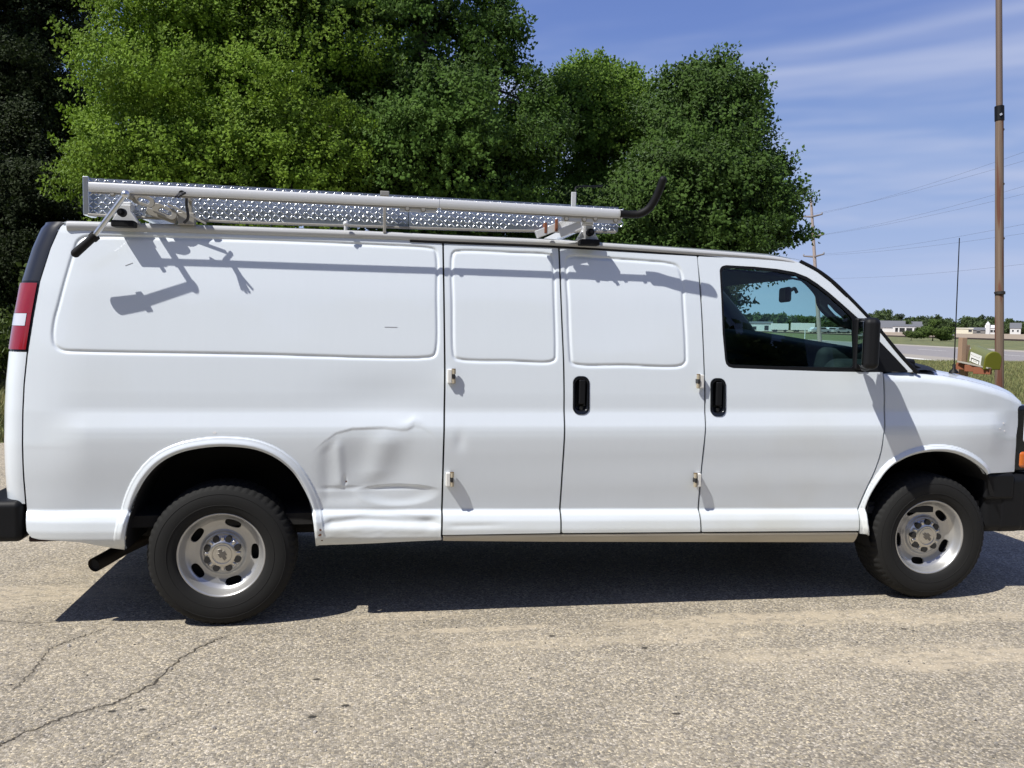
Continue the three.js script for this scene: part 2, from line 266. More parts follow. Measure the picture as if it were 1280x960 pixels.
// outlines in the side view, metres
const quarterEdge = [[-0.753, 2.022], [0.082, 2.026], [0.764, 2.020], [1.113, 2.015]];
const seamA = [[1.113, 2.015], [1.118, 1.574], [1.121, 1.243], [1.116, 0.913], [1.114, 0.574], [1.111, 0.452]];
const seamB = [[1.738, 2.010], [1.744, 1.670], [1.754, 1.331], [1.756, 1.077], [1.751, 0.737], [1.748, 0.445]];
const seamC = [[2.522, 1.984], [2.532, 1.686], [2.538, 1.425], [2.543, 1.077], [2.535, 0.904], [2.531, 0.682], [2.535, 0.435]];
const seamD = [[3.608, 1.318], [3.612, 1.166], [3.611, 1.098], [3.598, 0.970], [3.591, 0.863], [3.568, 0.769], [3.533, 0.677], [3.506, 0.593], [3.484, 0.510], [3.478, 0.419]];
const seam = (P) => spline2(P, false, 30);
const tailEdge = [[-0.849, 0.474], [-0.884, 0.484], [-0.904, 0.515], [-0.916, 0.607], [-0.917, 0.767], [-0.915, 0.923], [-0.913, 1.076], [-0.909, 1.230], [-0.897, 1.384], [-0.876, 1.562], [-0.853, 1.726], [-0.812, 1.892], [-0.773, 2.000], [-0.757, 2.018]];
const tailX = (y) => interp([...tailEdge.slice(1)].map(([a, b]) => [b, a]), y);
const roofLine = [[2.522, 1.984], [2.93, 1.962], [3.05, 1.950], [3.130, 1.930], [3.224, 1.886], [3.308, 1.829], [3.400, 1.745], [3.517, 1.630], [3.589, 1.554], [3.660, 1.472], [3.733, 1.393], [3.806, 1.320]];
const winOuter = [[2.647, 1.870], [2.650, 1.886], [2.662, 1.899], [2.686, 1.906], [2.851, 1.902], [2.988, 1.893], [3.093, 1.878], [3.168, 1.852], [3.229, 1.815], [3.297, 1.765], [3.363, 1.711], [3.468, 1.622], [3.565, 1.522], [3.678, 1.412], [3.766, 1.324], [3.499, 1.322], [3.269, 1.324], [2.970, 1.331], [2.705, 1.338], [2.681, 1.345], [2.666, 1.360], [2.660, 1.385], [2.650, 1.526]];
const winGlass = [[2.660, 1.862], [2.668, 1.881], [2.692, 1.892], [2.849, 1.888], [2.987, 1.878], [3.091, 1.861], [3.166, 1.834], [3.227, 1.796], [3.295, 1.745], [3.362, 1.688], [3.414, 1.640], [3.432, 1.612], [3.432, 1.362], [3.415, 1.346], [2.970, 1.350], [2.705, 1.357], [2.684, 1.364], [2.674, 1.385], [2.664, 1.527]];
const bottom = (x) => interp([[0.48, 0.410], [1.118, 0.420], [1.769, 0.396], [2.622, 0.371], [3.50, 0.345]], x);
const doorBottom = (x) => interp([[1.11, 0.450], [1.749, 0.446], [2.539, 0.434], [3.481, 0.418]], x);
const areaOf = (P, m = 0.012) => { const b = bounds(P); return [b[0] - m, b[1] + m, b[2] - m, b[3] + m]; };
const roundRect = (cx, cy, w, h, rad) => (x, y) => { const qx = Math.abs(x - cx) - w / 2 + rad, qy = Math.abs(y - cy) - h / 2 + rad; return Math.hypot(Math.max(qx, 0), Math.max(qy, 0)) + Math.min(Math.max(qx, qy), 0) - rad; };
const GAP = 0.0046;
const handle1 = [1.848, 1.187, 0.090, 0.203, 0.036], handle2 = [2.617, 1.179, 0.088, 0.208, 0.036];

const film = (x, y) => { const a = sst(0.62, 0.44, y) * (0.35 + 0.65 * fbm(x * 5 + 2, y * 11, 4)) + 0.35 * sst(0.62, 0.8, fbm(x * 1.3 + 9, y * 1.7 + 4, 4)) * sst(1.6, 0.7, y), s = fbm(x * 60, y * 8 + x * 3, 2) * 0.012; return [1 - 0.10 * a - s, 1 - 0.135 * a - s, 1 - 0.22 * a - s]; };
const van = thing('cargo_van', 'white extended cargo van with a large dent ahead of its rear wheel, parked side-on', 'van', V3(0, 0, 0));
const moved = (o) => { o.castShadow = true; return o; };
{
  const Q = [...quarterEdge, ...seam(seamA), [1.118, 0.420], [0.80, 0.413], [0.484, 0.408], ...archRear, [-0.657, 0.458], ...tailEdge];
  const qp = polySDF(Q);
  part('quarter_panel', skin({ sdf: (x, y) => qp(x, y) + GAP * sst(0.6, 1.0, x), area: areaOf(Q), step: 0.0052, zf: zQuarter, color: film }), M.paintFilm, van, 'dented white rear quarter panel');
  const topLine1 = [[1.113, 2.015], [1.738, 2.010]], D1 = [...topLine1, ...seam(seamB), [1.748, doorBottom(1.748)], [1.111, doorBottom(1.111)], ...seam(seamA).reverse()];
  const d1 = polySDF(D1), d2P = [[1.738, 2.010], [2.522, 1.984], ...seam(seamC), [2.535, doorBottom(2.535)], [1.748, doorBottom(1.748)], ...seam(seamB).reverse()], d2 = polySDF(d2P);
  const hole1 = roundRect(...handle1), hole2 = roundRect(...handle2);
  const doorA = part('side_door', skin({ sdf: (x, y) => d1(x, y) + GAP, area: areaOf(D1), step: 0.0068, zf: zDoor1, color: film }), M.paintFilm, van);
  const doorB = part('side_door', skin({ sdf: (x, y) => Math.max(d2(x, y) + GAP, -hole1(x, y)), area: areaOf(d2P), step: 0.0068, zf: zDoor2, color: film }), M.paintFilm, van);
  const FD = [...roofLine, [3.70, 1.3195], ...seam(seamD), [2.535, doorBottom(2.535)], ...seam(seamC).reverse()], fd = polySDF(FD), wo = polySDF(winOuter), wg = polySDF(winGlass);
  const doorC = part('front_door', skin({ sdf: (x, y) => Math.max(fd(x, y) + GAP * sst(1.93, 1.8, y + (x > 3.4 ? 0.4 : 0) * sst(1.3, 1.34, y)), -wo(x, y), -hole2(x, y)), area: areaOf(FD), step: 0.0066, zf: zFront, color: film }), M.paintFilm, van);
  const FE = [[3.608, 1.3185], [3.72, 1.3195], [3.832, 1.319], [4.008, 1.306], [4.167, 1.280], [4.341, 1.242], [4.450, 1.212], [4.532, 1.182], [4.570, 1.158], [4.535, 1.10], [4.508, 0.952], [4.520, 0.733], [4.290, 0.736], ...archFront.slice(0, 82).reverse(), [3.530, 0.398], [3.482, 0.402], ...seam(seamD).reverse()];
  const fe = polySDF(FE);
  part('front_fender', skin({ sdf: (x, y) => fe(x, y) + GAP * sst(3.72, 3.62, x), area: areaOf(FE), step: 0.0066, zf: zFender, color: film }), M.paintFilm, van);
  // rocker strip under the doors, dirty with road film
  const RK = [[1.119, 0.449], [1.749, 0.442], [2.539, 0.430], [3.474, 0.414], [3.474, 0.345], [2.622, 0.371], [1.769, 0.396], [1.119, 0.419]], rk = polySDF(RK);
  part('rocker_strip', skin({ sdf: rk, area: areaOf(RK), step: 0.009, zf: (x, y) => S(x, y) - 0.004, color: (x, y) => { const n = 0.72 + 0.28 * fbm(x * 4, y * 30, 3); return [n, n * 0.96, n * 0.86]; } }), M.sillPaint, van);
  // window: black surround with its sail panel, tinted pane
  part('window_surround', skin({ sdf: (x, y) => Math.max(wo(x, y) + 0.001, -wg(x, y)), area: areaOf(winOuter), step: 0.006, zf: (x, y) => zFront(x, y) - 0.0045, r: 0.003 }), M.blackPlastic, doorC);
  part('window_pane', skin({ sdf: (x, y) => wg(x, y) - 0.006, area: areaOf(winGlass, 0.02), step: 0.03, zf: (x, y) => S(x, y) - 0.014, flange: 0, r: 0.0001 }), M.glass, doorC, 'greenish tinted passenger window');
  // pull handles: dark dish, upright grip, lock
  for (const h of [handle1, handle2]) {
    const [cx, cy, w, hh, rad] = h, sd = roundRect(cx, cy, w - 0.001, hh - 0.001, rad - 0.001), inner = roundRect(cx, cy, w - 0.022, hh - 0.030, 0.03);
    const hd = sub('door_handle', van);
    part('bezel', skin({ sdf: sd, area: [cx - 0.06, cx + 0.06, cy - 0.12, cy + 0.12], step: 0.004, zf: (x, y) => S(x, y) + 0.006 - 0.030 * sst(0.002, -0.010, inner(x, y)), r: 0.004 }), M.blackGloss, hd);
    const z = S(cx, cy);
    part('grip', [box(cx - 0.012, cx + 0.022, cy - 0.048, cy + 0.083, z - 0.012, z + 0.006, 0.006)], M.blackPlastic, hd);
    part('lock', [new THREE.CylinderGeometry(0.010, 0.010, 0.012, 18).rotateX(Math.PI / 2).translate(cx + 0.004, cy - 0.070, z - 0.012), box(cx + 0.010, cx + 0.024, cy - 0.056, cy - 0.050, z - 0.010, z + 0.002, 0.002)], M.lug, hd);
  }
  // gooseneck hinges: leaf, pin with two knuckles, arm
  for (const [x, y, s] of [[1.134, 1.284, 1], [1.130, 0.747, 1], [2.526, 1.266, -1], [2.522, 0.727, -1]]) {
    const z = S(x, y), h = sub('hinge', van), top = 0.036;
    part('leaf', [box(Math.min(x, x + s * 0.022), Math.max(x, x + s * 0.022), y - top, y + top, z - 0.012, z + 0.030, 0.004)], M.hinge, h);
    for (const d of [0.024, -0.024]) part('knuckle', new THREE.CylinderGeometry(0.0098, 0.0098, 0.023, 14).translate(x + s * 0.032, y + d, z + 0.024), M.knuckle, h);
    part('hinge_arm', box(x + s * 0.031 - 0.007, x + s * 0.031 + 0.007, y - 0.012, y + 0.012, z - 0.01, z + 0.036, 0.003), M.lug, h);
    if (y < 1) part('rust_spot', new THREE.CircleGeometry(0.020, 12).scale(1, 1.3, 1).translate(x + s * 0.018, y + 0.036, z + 0.0035), M.stain, van);
    part('pin', [new THREE.CylinderGeometry(0.0065, 0.0065, 0.075, 12).translate(x + s * 0.031, y, z + 0.022), new THREE.CylinderGeometry(0.010, 0.010, 0.006, 12).translate(x + s * 0.031, y + 0.037, z + 0.022)], M.brass, h);
  }
  // dark jambs behind the door gaps
  const jambs = [[seamA, 1], [seamB, 1], [seamC, 1], [seamD, 1]].map(([P]) => grid(2, 40, (u, v) => { const y = lerp(P[P.length - 1][1], P[0][1], v), x = interp([...P].reverse().map(([a, b]) => [b, a]), y) + (u - 0.5) * 0.05; return [x, y, S(x, y) - 0.022]; }));
  part('door_jamb', [...jambs, grid(60, 1, (u, v) => { const x = lerp(1.1, 3.5, u), y = doorBottom(x) - 0.012 + v * 0.03; return [x, y, S(x, y) - 0.020]; })], M.dark, van);
  // a fuel-film of road dirt keeps to the sill; small scratches on the quarter panel
  const scratch = (x0, y0, x1, y1) => { const z0 = zQuarter(x0, y0) + 0.0012, z1 = zQuarter(x1, y1) + 0.0012; return beam(V3(x0, y0, z0), V3(x1, y1, z1), 0.001, 0.0025); };
  // chips gone to rust behind the wheel arch and on the nose, a bare nick on the belt line
  const chip = (x, y, r, zf, m, n) => part(n, new THREE.CircleGeometry(r, 7).scale(1.3, 1, 1).translate(x, y, zf(x, y) + 0.0012), m, van), rm = mat(0.13, 0.055, 0.03, 0.9), nm = mat(0.9, 0.9, 0.9, 0.5);
  for (const [x, y, r] of [[0.492, 0.498, 0.006], [0.490, 0.472, 0.007], [0.50, 0.44, 0.004], [0.62, 0.738, 0.004]]) chip(x, y, r, zQuarter, rm, 'rust_spot');
  for (const [x, y, r] of [[4.39, 1.03, 0.006], [4.40, 0.985, 0.005], [4.36, 1.0, 0.004]]) chip(x, y, r, zFender, nm, 'paint_chip');
  chip(-0.02, 0.998, 0.007, zQuarter, nm, 'paint_chip');
  const sm = mat(0.42, 0.42, 0.43, 0.7); for (const s of [[0.81, 1.533, 0.875, 1.533], [-0.46, 1.815, -0.425, 1.83]]) part('paint_scratch', scratch(...s), sm, van);
}
// ---------------------------------------------------------------- the van: roof, ends, far side, inside
const railY = (x) => interp([[-0.76, 2.006], [0.083, 2.009], [0.764, 2.007], [1.113, 2.002], [1.737, 1.996], [2.521, 1.970], [2.929, 1.951], [3.134, 1.922]], x);
const crown = (u) => 0.055 * (1 - Math.abs(2 * u - 1) ** 3.2);
const bulge = (u) => 0.27 * (1 - Math.abs(2 * u - 1) ** 2.2);
{
  part('roof', [grid(40, 60, (u, v) => { const x = lerp(-0.765, 3.128, v) + bulge(u) * 0.9 * sst(0.5, 1, v) - 0.06 * bulge(u) / 0.27 * sst(0.2, 0, v); return [x, railY(lerp(-0.765, 3.128, v)) + 0.012 + crown(u), lerp(-1.826, -0.174, u)]; })], M.paint, van);
  // drip rail along the roof edge and a thin black tube below its front half
  const railPts = [[-0.745, 2.004], [-0.70, 2.006], [-0.3, 2.008], [0.083, 2.009], [0.764, 2.008], [1.113, 2.003], [1.737, 1.997], [2.521, 1.971], [2.929, 1.952], [3.06, 1.938], [3.15, 1.912]].map(([x, y]) => V3(x, y, 0));
  const rc = new THREE.CatmullRomCurve3(railPts, false, 'centripetal');
  const railGeo = (far) => grid(18, 150, (u, v) => { const p = rc.getPoint(v), a = u * Math.PI * 2, k = lerp(0.0235, 0.0145, v) * sst(-0.001, 0.012, v) * sst(1.002, 0.97, v); const z = -0.164 - 0.5 * (S(p.x, 1.97) - S(p.x, 2.0)) + 0.017 * sst(0, 0.02, v) * Math.cos(a); return [p.x, p.y + k * Math.sin(a), far ? -2 - z : z]; });
  part('drip_rail', [railGeo(false)], M.rail, van); part('drip_rail', [railGeo(true)], M.rail, van);
  part('under_rail_tube', [tube(rc.getPoints(60).map((p, i) => V3(p.x, p.y - lerp(0.024, 0.0165, i / 60), -0.162)).slice(27), 0.0068, 90, 8)], M.rubber, van);
  // windscreen between the pillars, black pillar strips, cowl, wiper
  const pil = [[3.128, 1.932], [3.224, 1.886], [3.308, 1.829], [3.400, 1.745], [3.517, 1.630], [3.589, 1.554], [3.660, 1.472], [3.733, 1.393], [3.815, 1.315]];
  const pc = new THREE.CatmullRomCurve3(pil.map(([x, y]) => V3(x, y, S(x, y) - 0.020)), false, 'centripetal');
  part('windscreen', [grid(28, 20, (u, v) => { const p = pc.getPoint(v); return [p.x + bulge(u) * lerp(0.9, 1, v), p.y + crown(u) * (1 - v) + 0.03 * v * (1 - (2 * u - 1) ** 2), lerp(-2 - p.z, p.z, u)]; })], M.shield, van);
  for (const far of [0, 1]) part('pillar_strip', [tube([...Array(25).keys()].map((i) => { const p = pc.getPoint(i / 24), z = p.z + 0.012; return V3(p.x + 0.006, p.y + 0.006, far ? -2 - z : z); }), 0.0125, 60, 8)], M.blackPlastic, van);
  const cowlEdge = (u) => [lerp(-1.955, -0.075, u)];
  part('cowl_panel', [grid(30, 4, (u, v) => { const z = cowlEdge(u)[0], b = bulge(u); return [3.79 + b + v * (0.17 - 0.05 * b), 1.325 + 0.028 * (1 - (2 * u - 1) ** 4) + 0.012 * Math.sin(v * Math.PI), z]; })], M.blackPlastic, van);
  part('cowl_panel', new THREE.ExtrudeGeometry(new THREE.Shape([[3.80, 1.322], [3.752, 1.398], [3.775, 1.402], [3.86, 1.362], [3.955, 1.326]].map((q) => new THREE.Vector2(...q))), { depth: 0.14, bevelEnabled: true, bevelSize: 0.006, bevelThickness: 0.01, bevelSegments: 2 }).translate(0, 0, -0.30), M.blackPlastic, van);
  const wp = sub('wiper', van);
  part('wiper_arm', [tube([V3(3.93, 1.37, -0.35), V3(3.86, 1.40, -0.30), V3(3.76, 1.44, -0.20), V3(3.72, 1.458, -0.13)], 0.010, 20, 8)], M.blackPlastic, wp);
  part('pivot_cap', [new RoundedBoxGeometry(0.10, 0.05, 0.07, 3, 0.02).translate(3.93, 1.365, -0.33)], M.blackPlastic, wp);
  // bonnet, rounded down to the wings
  part('bonnet', [grid(40, 40, (u, v) => { const x0 = lerp(3.835, 4.60, v), b = 0.22 * (1 - Math.abs(2 * u - 1) ** 2.4), x = x0 + b * lerp(0.65, 1, v), z0 = S(x0, fenderTop(x0)) - 0.052, z = lerp(-2 - z0, z0, u), s = Math.min(u, 1 - u) * 1.9; return [x, fenderTop(x0) + 0.020 * (1 - Math.exp(-s / 0.06)) + 0.012 * (1 - (2 * u - 1) ** 2), z]; })], M.paint, van);
  // front end
  part('front_panel', [box(4.50, 4.66, 1.0, 1.10, -1.86, -0.14, 0.03)], M.paint, van);
  const gr = part('grille', [box(4.52, 4.70, 0.74, 1.02, -1.55, -0.45, 0.03)], M.blackPlastic, van);
  part('grille_bar', [0, 1, 2, 3].map((i) => box(4.69, 4.712, 0.78 + i * 0.062, 0.80 + i * 0.062, -1.5, -0.5, 0.005)), M.chrome, gr);
  for (const far of [0, 1]) {
    const f = (z0, z1) => far ? [-2 - z1, -2 - z0] : [z0, z1], h = sub('headlamp', van);
    part('housing', [box(4.505, 4.64, 0.735, 1.13, ...f(-0.42, -0.088), 0.03, 4)], M.blackGloss, h);
    part('lamp_lens', [box(4.545, 4.655, 0.90, 1.10, ...f(-0.40, -0.080), 0.03, 4)], M.lensClear, h);
    part('marker_lens', [box(4.532, 4.65, 0.755, 0.86, ...f(-0.38, -0.078), 0.025, 4)], M.amber, h);
  }
  part('front_bumper', [new RoundedBoxGeometry(0.50, 0.36, 1.84, 5, 0.055).translate(4.56, 0.55, -1.0), box(4.40, 4.60, 0.37, 0.72, -1.88, -0.075, 0.05, 4), box(4.305, 4.50, 0.575, 0.730, -1.93, -0.065, 0.02, 3)], M.blackPlastic, van);
  part('mud_guard', tube([V3(4.33, 0.60, -0.10), V3(4.345, 0.50, -0.10), V3(4.36, 0.44, -0.10), V3(4.38, 0.405, -0.12)], 0.010, 16, 6), M.rubber, van);
  part('mud_guard', tube([V3(4.31, 0.42, -0.24), V3(4.32, 0.36, -0.24), V3(4.38, 0.30, -0.24)], 0.012, 16, 6), M.rubber, van);
  // far side of the body
  const sideP = [[-0.753, 2.022], [0.764, 2.020], [1.738, 2.010], ...roofLine, [4.008, 1.306], [4.341, 1.242], [4.532, 1.182], [4.570, 1.158], [4.508, 0.95], [4.520, 0.733], [4.30, 0.736], ...archFront.slice(0, 82).reverse(), [2.6, 0.371], [1.118, 0.42], [0.48, 0.408], ...archRear, [-0.657, 0.458], ...tailEdge];
  const sp = polySDF(sideP), wgF = polySDF(winGlass);
  const far = part('far_side_panel', mirrorZ(skin({ sdf: (x, y) => Math.max(sp(x, y), -wgF(x, y)), area: areaOf(sideP, 0.03), step: 0.028, zf: (x, y) => S(x, y) + lip(dArchR(x, y), 0.05) + bead(grooveQ(x, y)) }), -1), M.paint, van);
  part('far_window_pane', mirrorZ(skin({ sdf: (x, y) => wgF(x, y) - 0.008, area: areaOf(winGlass, 0.03), step: 0.05, zf: (x, y) => S(x, y) - 0.016, flange: 0, r: 0.0001 }), -1), M.glass, far);
  // cab: linings, bulkhead, dash, seats, wheel, mirror
  const cab = sub('cab_interior', van);
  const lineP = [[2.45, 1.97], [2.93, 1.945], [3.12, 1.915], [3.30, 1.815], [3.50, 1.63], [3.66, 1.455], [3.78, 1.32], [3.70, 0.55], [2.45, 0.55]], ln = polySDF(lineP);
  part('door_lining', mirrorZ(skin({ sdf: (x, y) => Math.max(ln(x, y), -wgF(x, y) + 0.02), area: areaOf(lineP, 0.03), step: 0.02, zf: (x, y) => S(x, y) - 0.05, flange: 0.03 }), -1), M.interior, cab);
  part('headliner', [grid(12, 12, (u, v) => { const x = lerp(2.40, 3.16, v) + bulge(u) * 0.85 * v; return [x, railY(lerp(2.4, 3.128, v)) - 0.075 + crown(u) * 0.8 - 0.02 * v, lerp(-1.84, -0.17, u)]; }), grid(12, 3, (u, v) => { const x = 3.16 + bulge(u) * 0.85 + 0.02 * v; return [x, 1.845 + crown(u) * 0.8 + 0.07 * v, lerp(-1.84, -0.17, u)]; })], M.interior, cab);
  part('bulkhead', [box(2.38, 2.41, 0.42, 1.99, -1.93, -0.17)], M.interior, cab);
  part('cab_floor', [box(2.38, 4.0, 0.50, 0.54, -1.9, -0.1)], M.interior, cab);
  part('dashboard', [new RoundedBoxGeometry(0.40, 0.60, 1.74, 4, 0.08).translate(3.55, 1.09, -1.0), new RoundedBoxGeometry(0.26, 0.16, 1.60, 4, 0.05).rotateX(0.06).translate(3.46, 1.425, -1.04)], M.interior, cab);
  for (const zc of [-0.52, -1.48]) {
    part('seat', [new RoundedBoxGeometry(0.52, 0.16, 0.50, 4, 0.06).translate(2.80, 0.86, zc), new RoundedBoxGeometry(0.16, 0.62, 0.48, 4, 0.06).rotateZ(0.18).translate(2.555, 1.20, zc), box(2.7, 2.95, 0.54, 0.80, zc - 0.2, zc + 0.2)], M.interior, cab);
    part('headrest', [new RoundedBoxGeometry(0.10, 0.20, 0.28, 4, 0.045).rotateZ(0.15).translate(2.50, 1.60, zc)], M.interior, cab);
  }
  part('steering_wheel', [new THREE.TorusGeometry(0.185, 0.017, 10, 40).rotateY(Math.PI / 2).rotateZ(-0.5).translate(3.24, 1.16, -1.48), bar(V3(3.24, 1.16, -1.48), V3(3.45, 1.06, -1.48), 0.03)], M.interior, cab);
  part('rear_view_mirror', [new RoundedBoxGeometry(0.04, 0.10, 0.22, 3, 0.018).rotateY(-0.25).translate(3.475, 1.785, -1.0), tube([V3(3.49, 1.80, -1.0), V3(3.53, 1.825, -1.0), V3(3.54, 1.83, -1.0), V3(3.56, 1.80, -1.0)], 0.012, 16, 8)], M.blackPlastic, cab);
  // inside of the near screen pillar with its grab handle
  const pillarIn = (t, off) => { const p = pc.getPoint(t); return V3(p.x - off * 0.75, p.y - off * 0.66, p.z - 0.045); };
  const v2 = (P) => P.map((q) => new THREE.Vector2(...q)), trimS = new THREE.Shape(v2(spline2([[3.120, 1.885], [3.217, 1.800], [3.262, 1.749], [3.274, 1.704], [3.302, 1.663], [3.421, 1.582], [3.502, 1.560], [3.60, 1.50], [3.66, 1.43], [3.62, 1.56], [3.533, 1.65], [3.419, 1.745], [3.326, 1.815], [3.20, 1.90]], true, 70)));
  trimS.holes.push(new THREE.Path(v2(spline2([[3.32, 1.707], [3.34, 1.709], [3.392, 1.665], [3.433, 1.633], [3.447, 1.615], [3.43, 1.606], [3.379, 1.628], [3.327, 1.673], [3.313, 1.695]], true, 40).reverse())));
  part('pillar_grab_trim', [new THREE.ExtrudeGeometry(trimS, { depth: 0.03, bevelEnabled: true, bevelSize: 0.006, bevelThickness: 0.008, bevelSegments: 2 }).translate(0, 0, -0.205)], M.interior, cab);
  part('pillar_lining', [tube([0, 0.2, 0.4, 0.6, 0.8, 1].map((t) => { const p = pillarIn(t, 0.02); return V3(p.x + 0.02, p.y, -2 - p.z - 0.02); }), 0.065, 40, 10)], M.interior, cab);

  // rear corner: black upper trim, tail lamp, white corner of the rear door; the rear face
  const A = 0.125, B = 0.15;
  const cornerGeo = (y0, y1, gap, mirrored, out = 0, t0 = 0, t1 = 1) => { const g = grid(20, 30, (u, v) => { const y = lerp(y0, y1, v), th = lerp(t0, t1, u) * Math.PI / 2, x0 = tailX(y) - gap; const x = x0 - (A + out) * Math.sin(th), z = S(x0, y) - (B + out) * (1 - Math.cos(th)) + out; return [x, y, mirrored ? -2 - z : z]; }); return g; };
  for (const f of [0, 1]) {
    part('corner_trim', [cornerGeo(1.730, 2.025, 0.004, f)], M.trimPillar, van);
    const tl = sub('tail_lamp', van);
    part('housing', [cornerGeo(1.388, 1.728, 0.003, f)], M.blackGloss, tl);
    part('red_lens', [cornerGeo(1.572, 1.720, 0.004, f, 0.006, 0.03), cornerGeo(1.396, 1.510, 0.004, f, 0.006, 0.03), cornerGeo(1.5105, 1.5715, 0.004, f, 0.0055, 0.03, 0.13)], M.lensRed, tl);
    part('reversing_lens', [cornerGeo(1.5115, 1.5705, 0.004, f, 0.007, 0.14, 0.98)], M.lensClear, tl);
    part('rear_corner', [cornerGeo(0.642, 1.384, 0.006, f)], M.paint, van);
  }
  const rx = (y) => tailX(y) - A - 0.004;
  for (const z0 of [-1.83, -0.998]) {
    const P = [[z0, 0.66], [z0 + 0.828, 0.66], [z0 + 0.828, 1.99], [z0, 1.99]], sd0 = polySDF(P), sd = (x, y) => Math.max(sd0(x, y), Math.abs(x + 1) - (1 + S(tailX(y), y) - 0.155)), ws = roundRect(z0 + 0.414, 1.56, 0.60, 0.50, 0.06);
    const rd = part('rear_door', skin({ sdf: (x, y) => Math.max(sd(x, y), -ws(x, y)), area: areaOf(P), step: 0.03, zf: (x, y) => 0.02 * Math.exp(-(((y - 1.1) / 0.1) ** 2)), map: (x, y, z) => [rx(y) - z, y, x] }), M.paint, van);
    part('rear_window', [grid(2, 8, (u, v) => { const y = lerp(1.30, 1.82, v); return [rx(y) + 0.006, y, lerp(z0 + 0.10, z0 + 0.73, u)]; })], M.blackGloss, rd);
  }
  part('rear_bumper', [new RoundedBoxGeometry(0.235, 0.205, 1.92, 4, 0.035).translate(-1.048, 0.558, -1.0), box(-1.0, -0.93, 0.60, 0.655, -1.90, -0.10, 0.01)], M.blackPlastic, van);
  part('shadowed_bracket', [box(-0.92, -0.72, 0.445, 0.475, -0.40, -0.09, 0.008), box(-0.90, -0.84, 0.46, 0.60, -0.3, -0.2)], mat(0.03, 0.014, 0.012, 0.8), van);  // bracket coloured dark to take in its shadow by the bumper
}
{ // underneath: wheel housings, chassis, axle, exhaust
  const housing = (P, z0, z1) => { const h = grid(P.length - 1, 1, (u, v) => { const p = P[Math.round(u * (P.length - 1))]; return [p[0], p[1], v ? z1 : z0]; }); return h; };
  const back = (x0, x1, z) => box(x0, x1, 0.40, 0.95, z - 0.01, z);
  for (const P of [archRear.filter((p) => p[1] > 0.4), archFront]) for (const f of [0, 1]) part('wheel_housing', [housing(P, f ? -1.97 : -0.03, f ? -1.55 : -0.45), back(bounds(P)[0], bounds(P)[1], f ? -1.55 : -0.45)], M.dark, van);
  part('chassis', [box(-0.95, 4.45, 0.50, 0.56, -1.9, -0.12), box(-0.9, 4.4, 0.36, 0.50, -0.62, -0.50, 0.01), box(-0.9, 4.4, 0.36, 0.50, -1.50, -1.38, 0.01), box(0.6, 1.6, 0.33, 0.5, -1.35, -0.75, 0.04), box(2.6, 4.0, 0.30, 0.5, -1.3, -0.7, 0.04)], M.under, van);
  part('axle', [new THREE.CylinderGeometry(0.045, 0.045, 1.6, 16).rotateX(Math.PI / 2).translate(0, 0.365, -1), new THREE.SphereGeometry(0.16, 20, 14).translate(0, 0.365, -1)], M.under, van);
  part('axle', new THREE.CylinderGeometry(0.04, 0.04, 1.6, 16).rotateX(Math.PI / 2).translate(3.947, 0.365, -1), M.under, van);
  const path = [V3(-0.20, 0.40, -0.80), V3(-0.42, 0.35, -0.66), V3(-0.57, 0.31, -0.47), V3(-0.635, 0.287, -0.33), V3(-0.668, 0.277, -0.25)];
  part('exhaust_pipe', [tube(path, 0.037, 40, 20), tube(path.map((p) => p.clone()), 0.032, 40, 20)], M.exhaust, van);
  part('bore_shade_disc', [new THREE.CircleGeometry(0.034, 24).applyQuaternion(new THREE.Quaternion().setFromUnitVectors(V3(0, 0, 1), V3(-0.38, -0.11, 0.92).normalize())).translate(-0.664, 0.278, -0.259)], M.dark, van);  // dark disc across the pipe end, in place of the shade inside
}
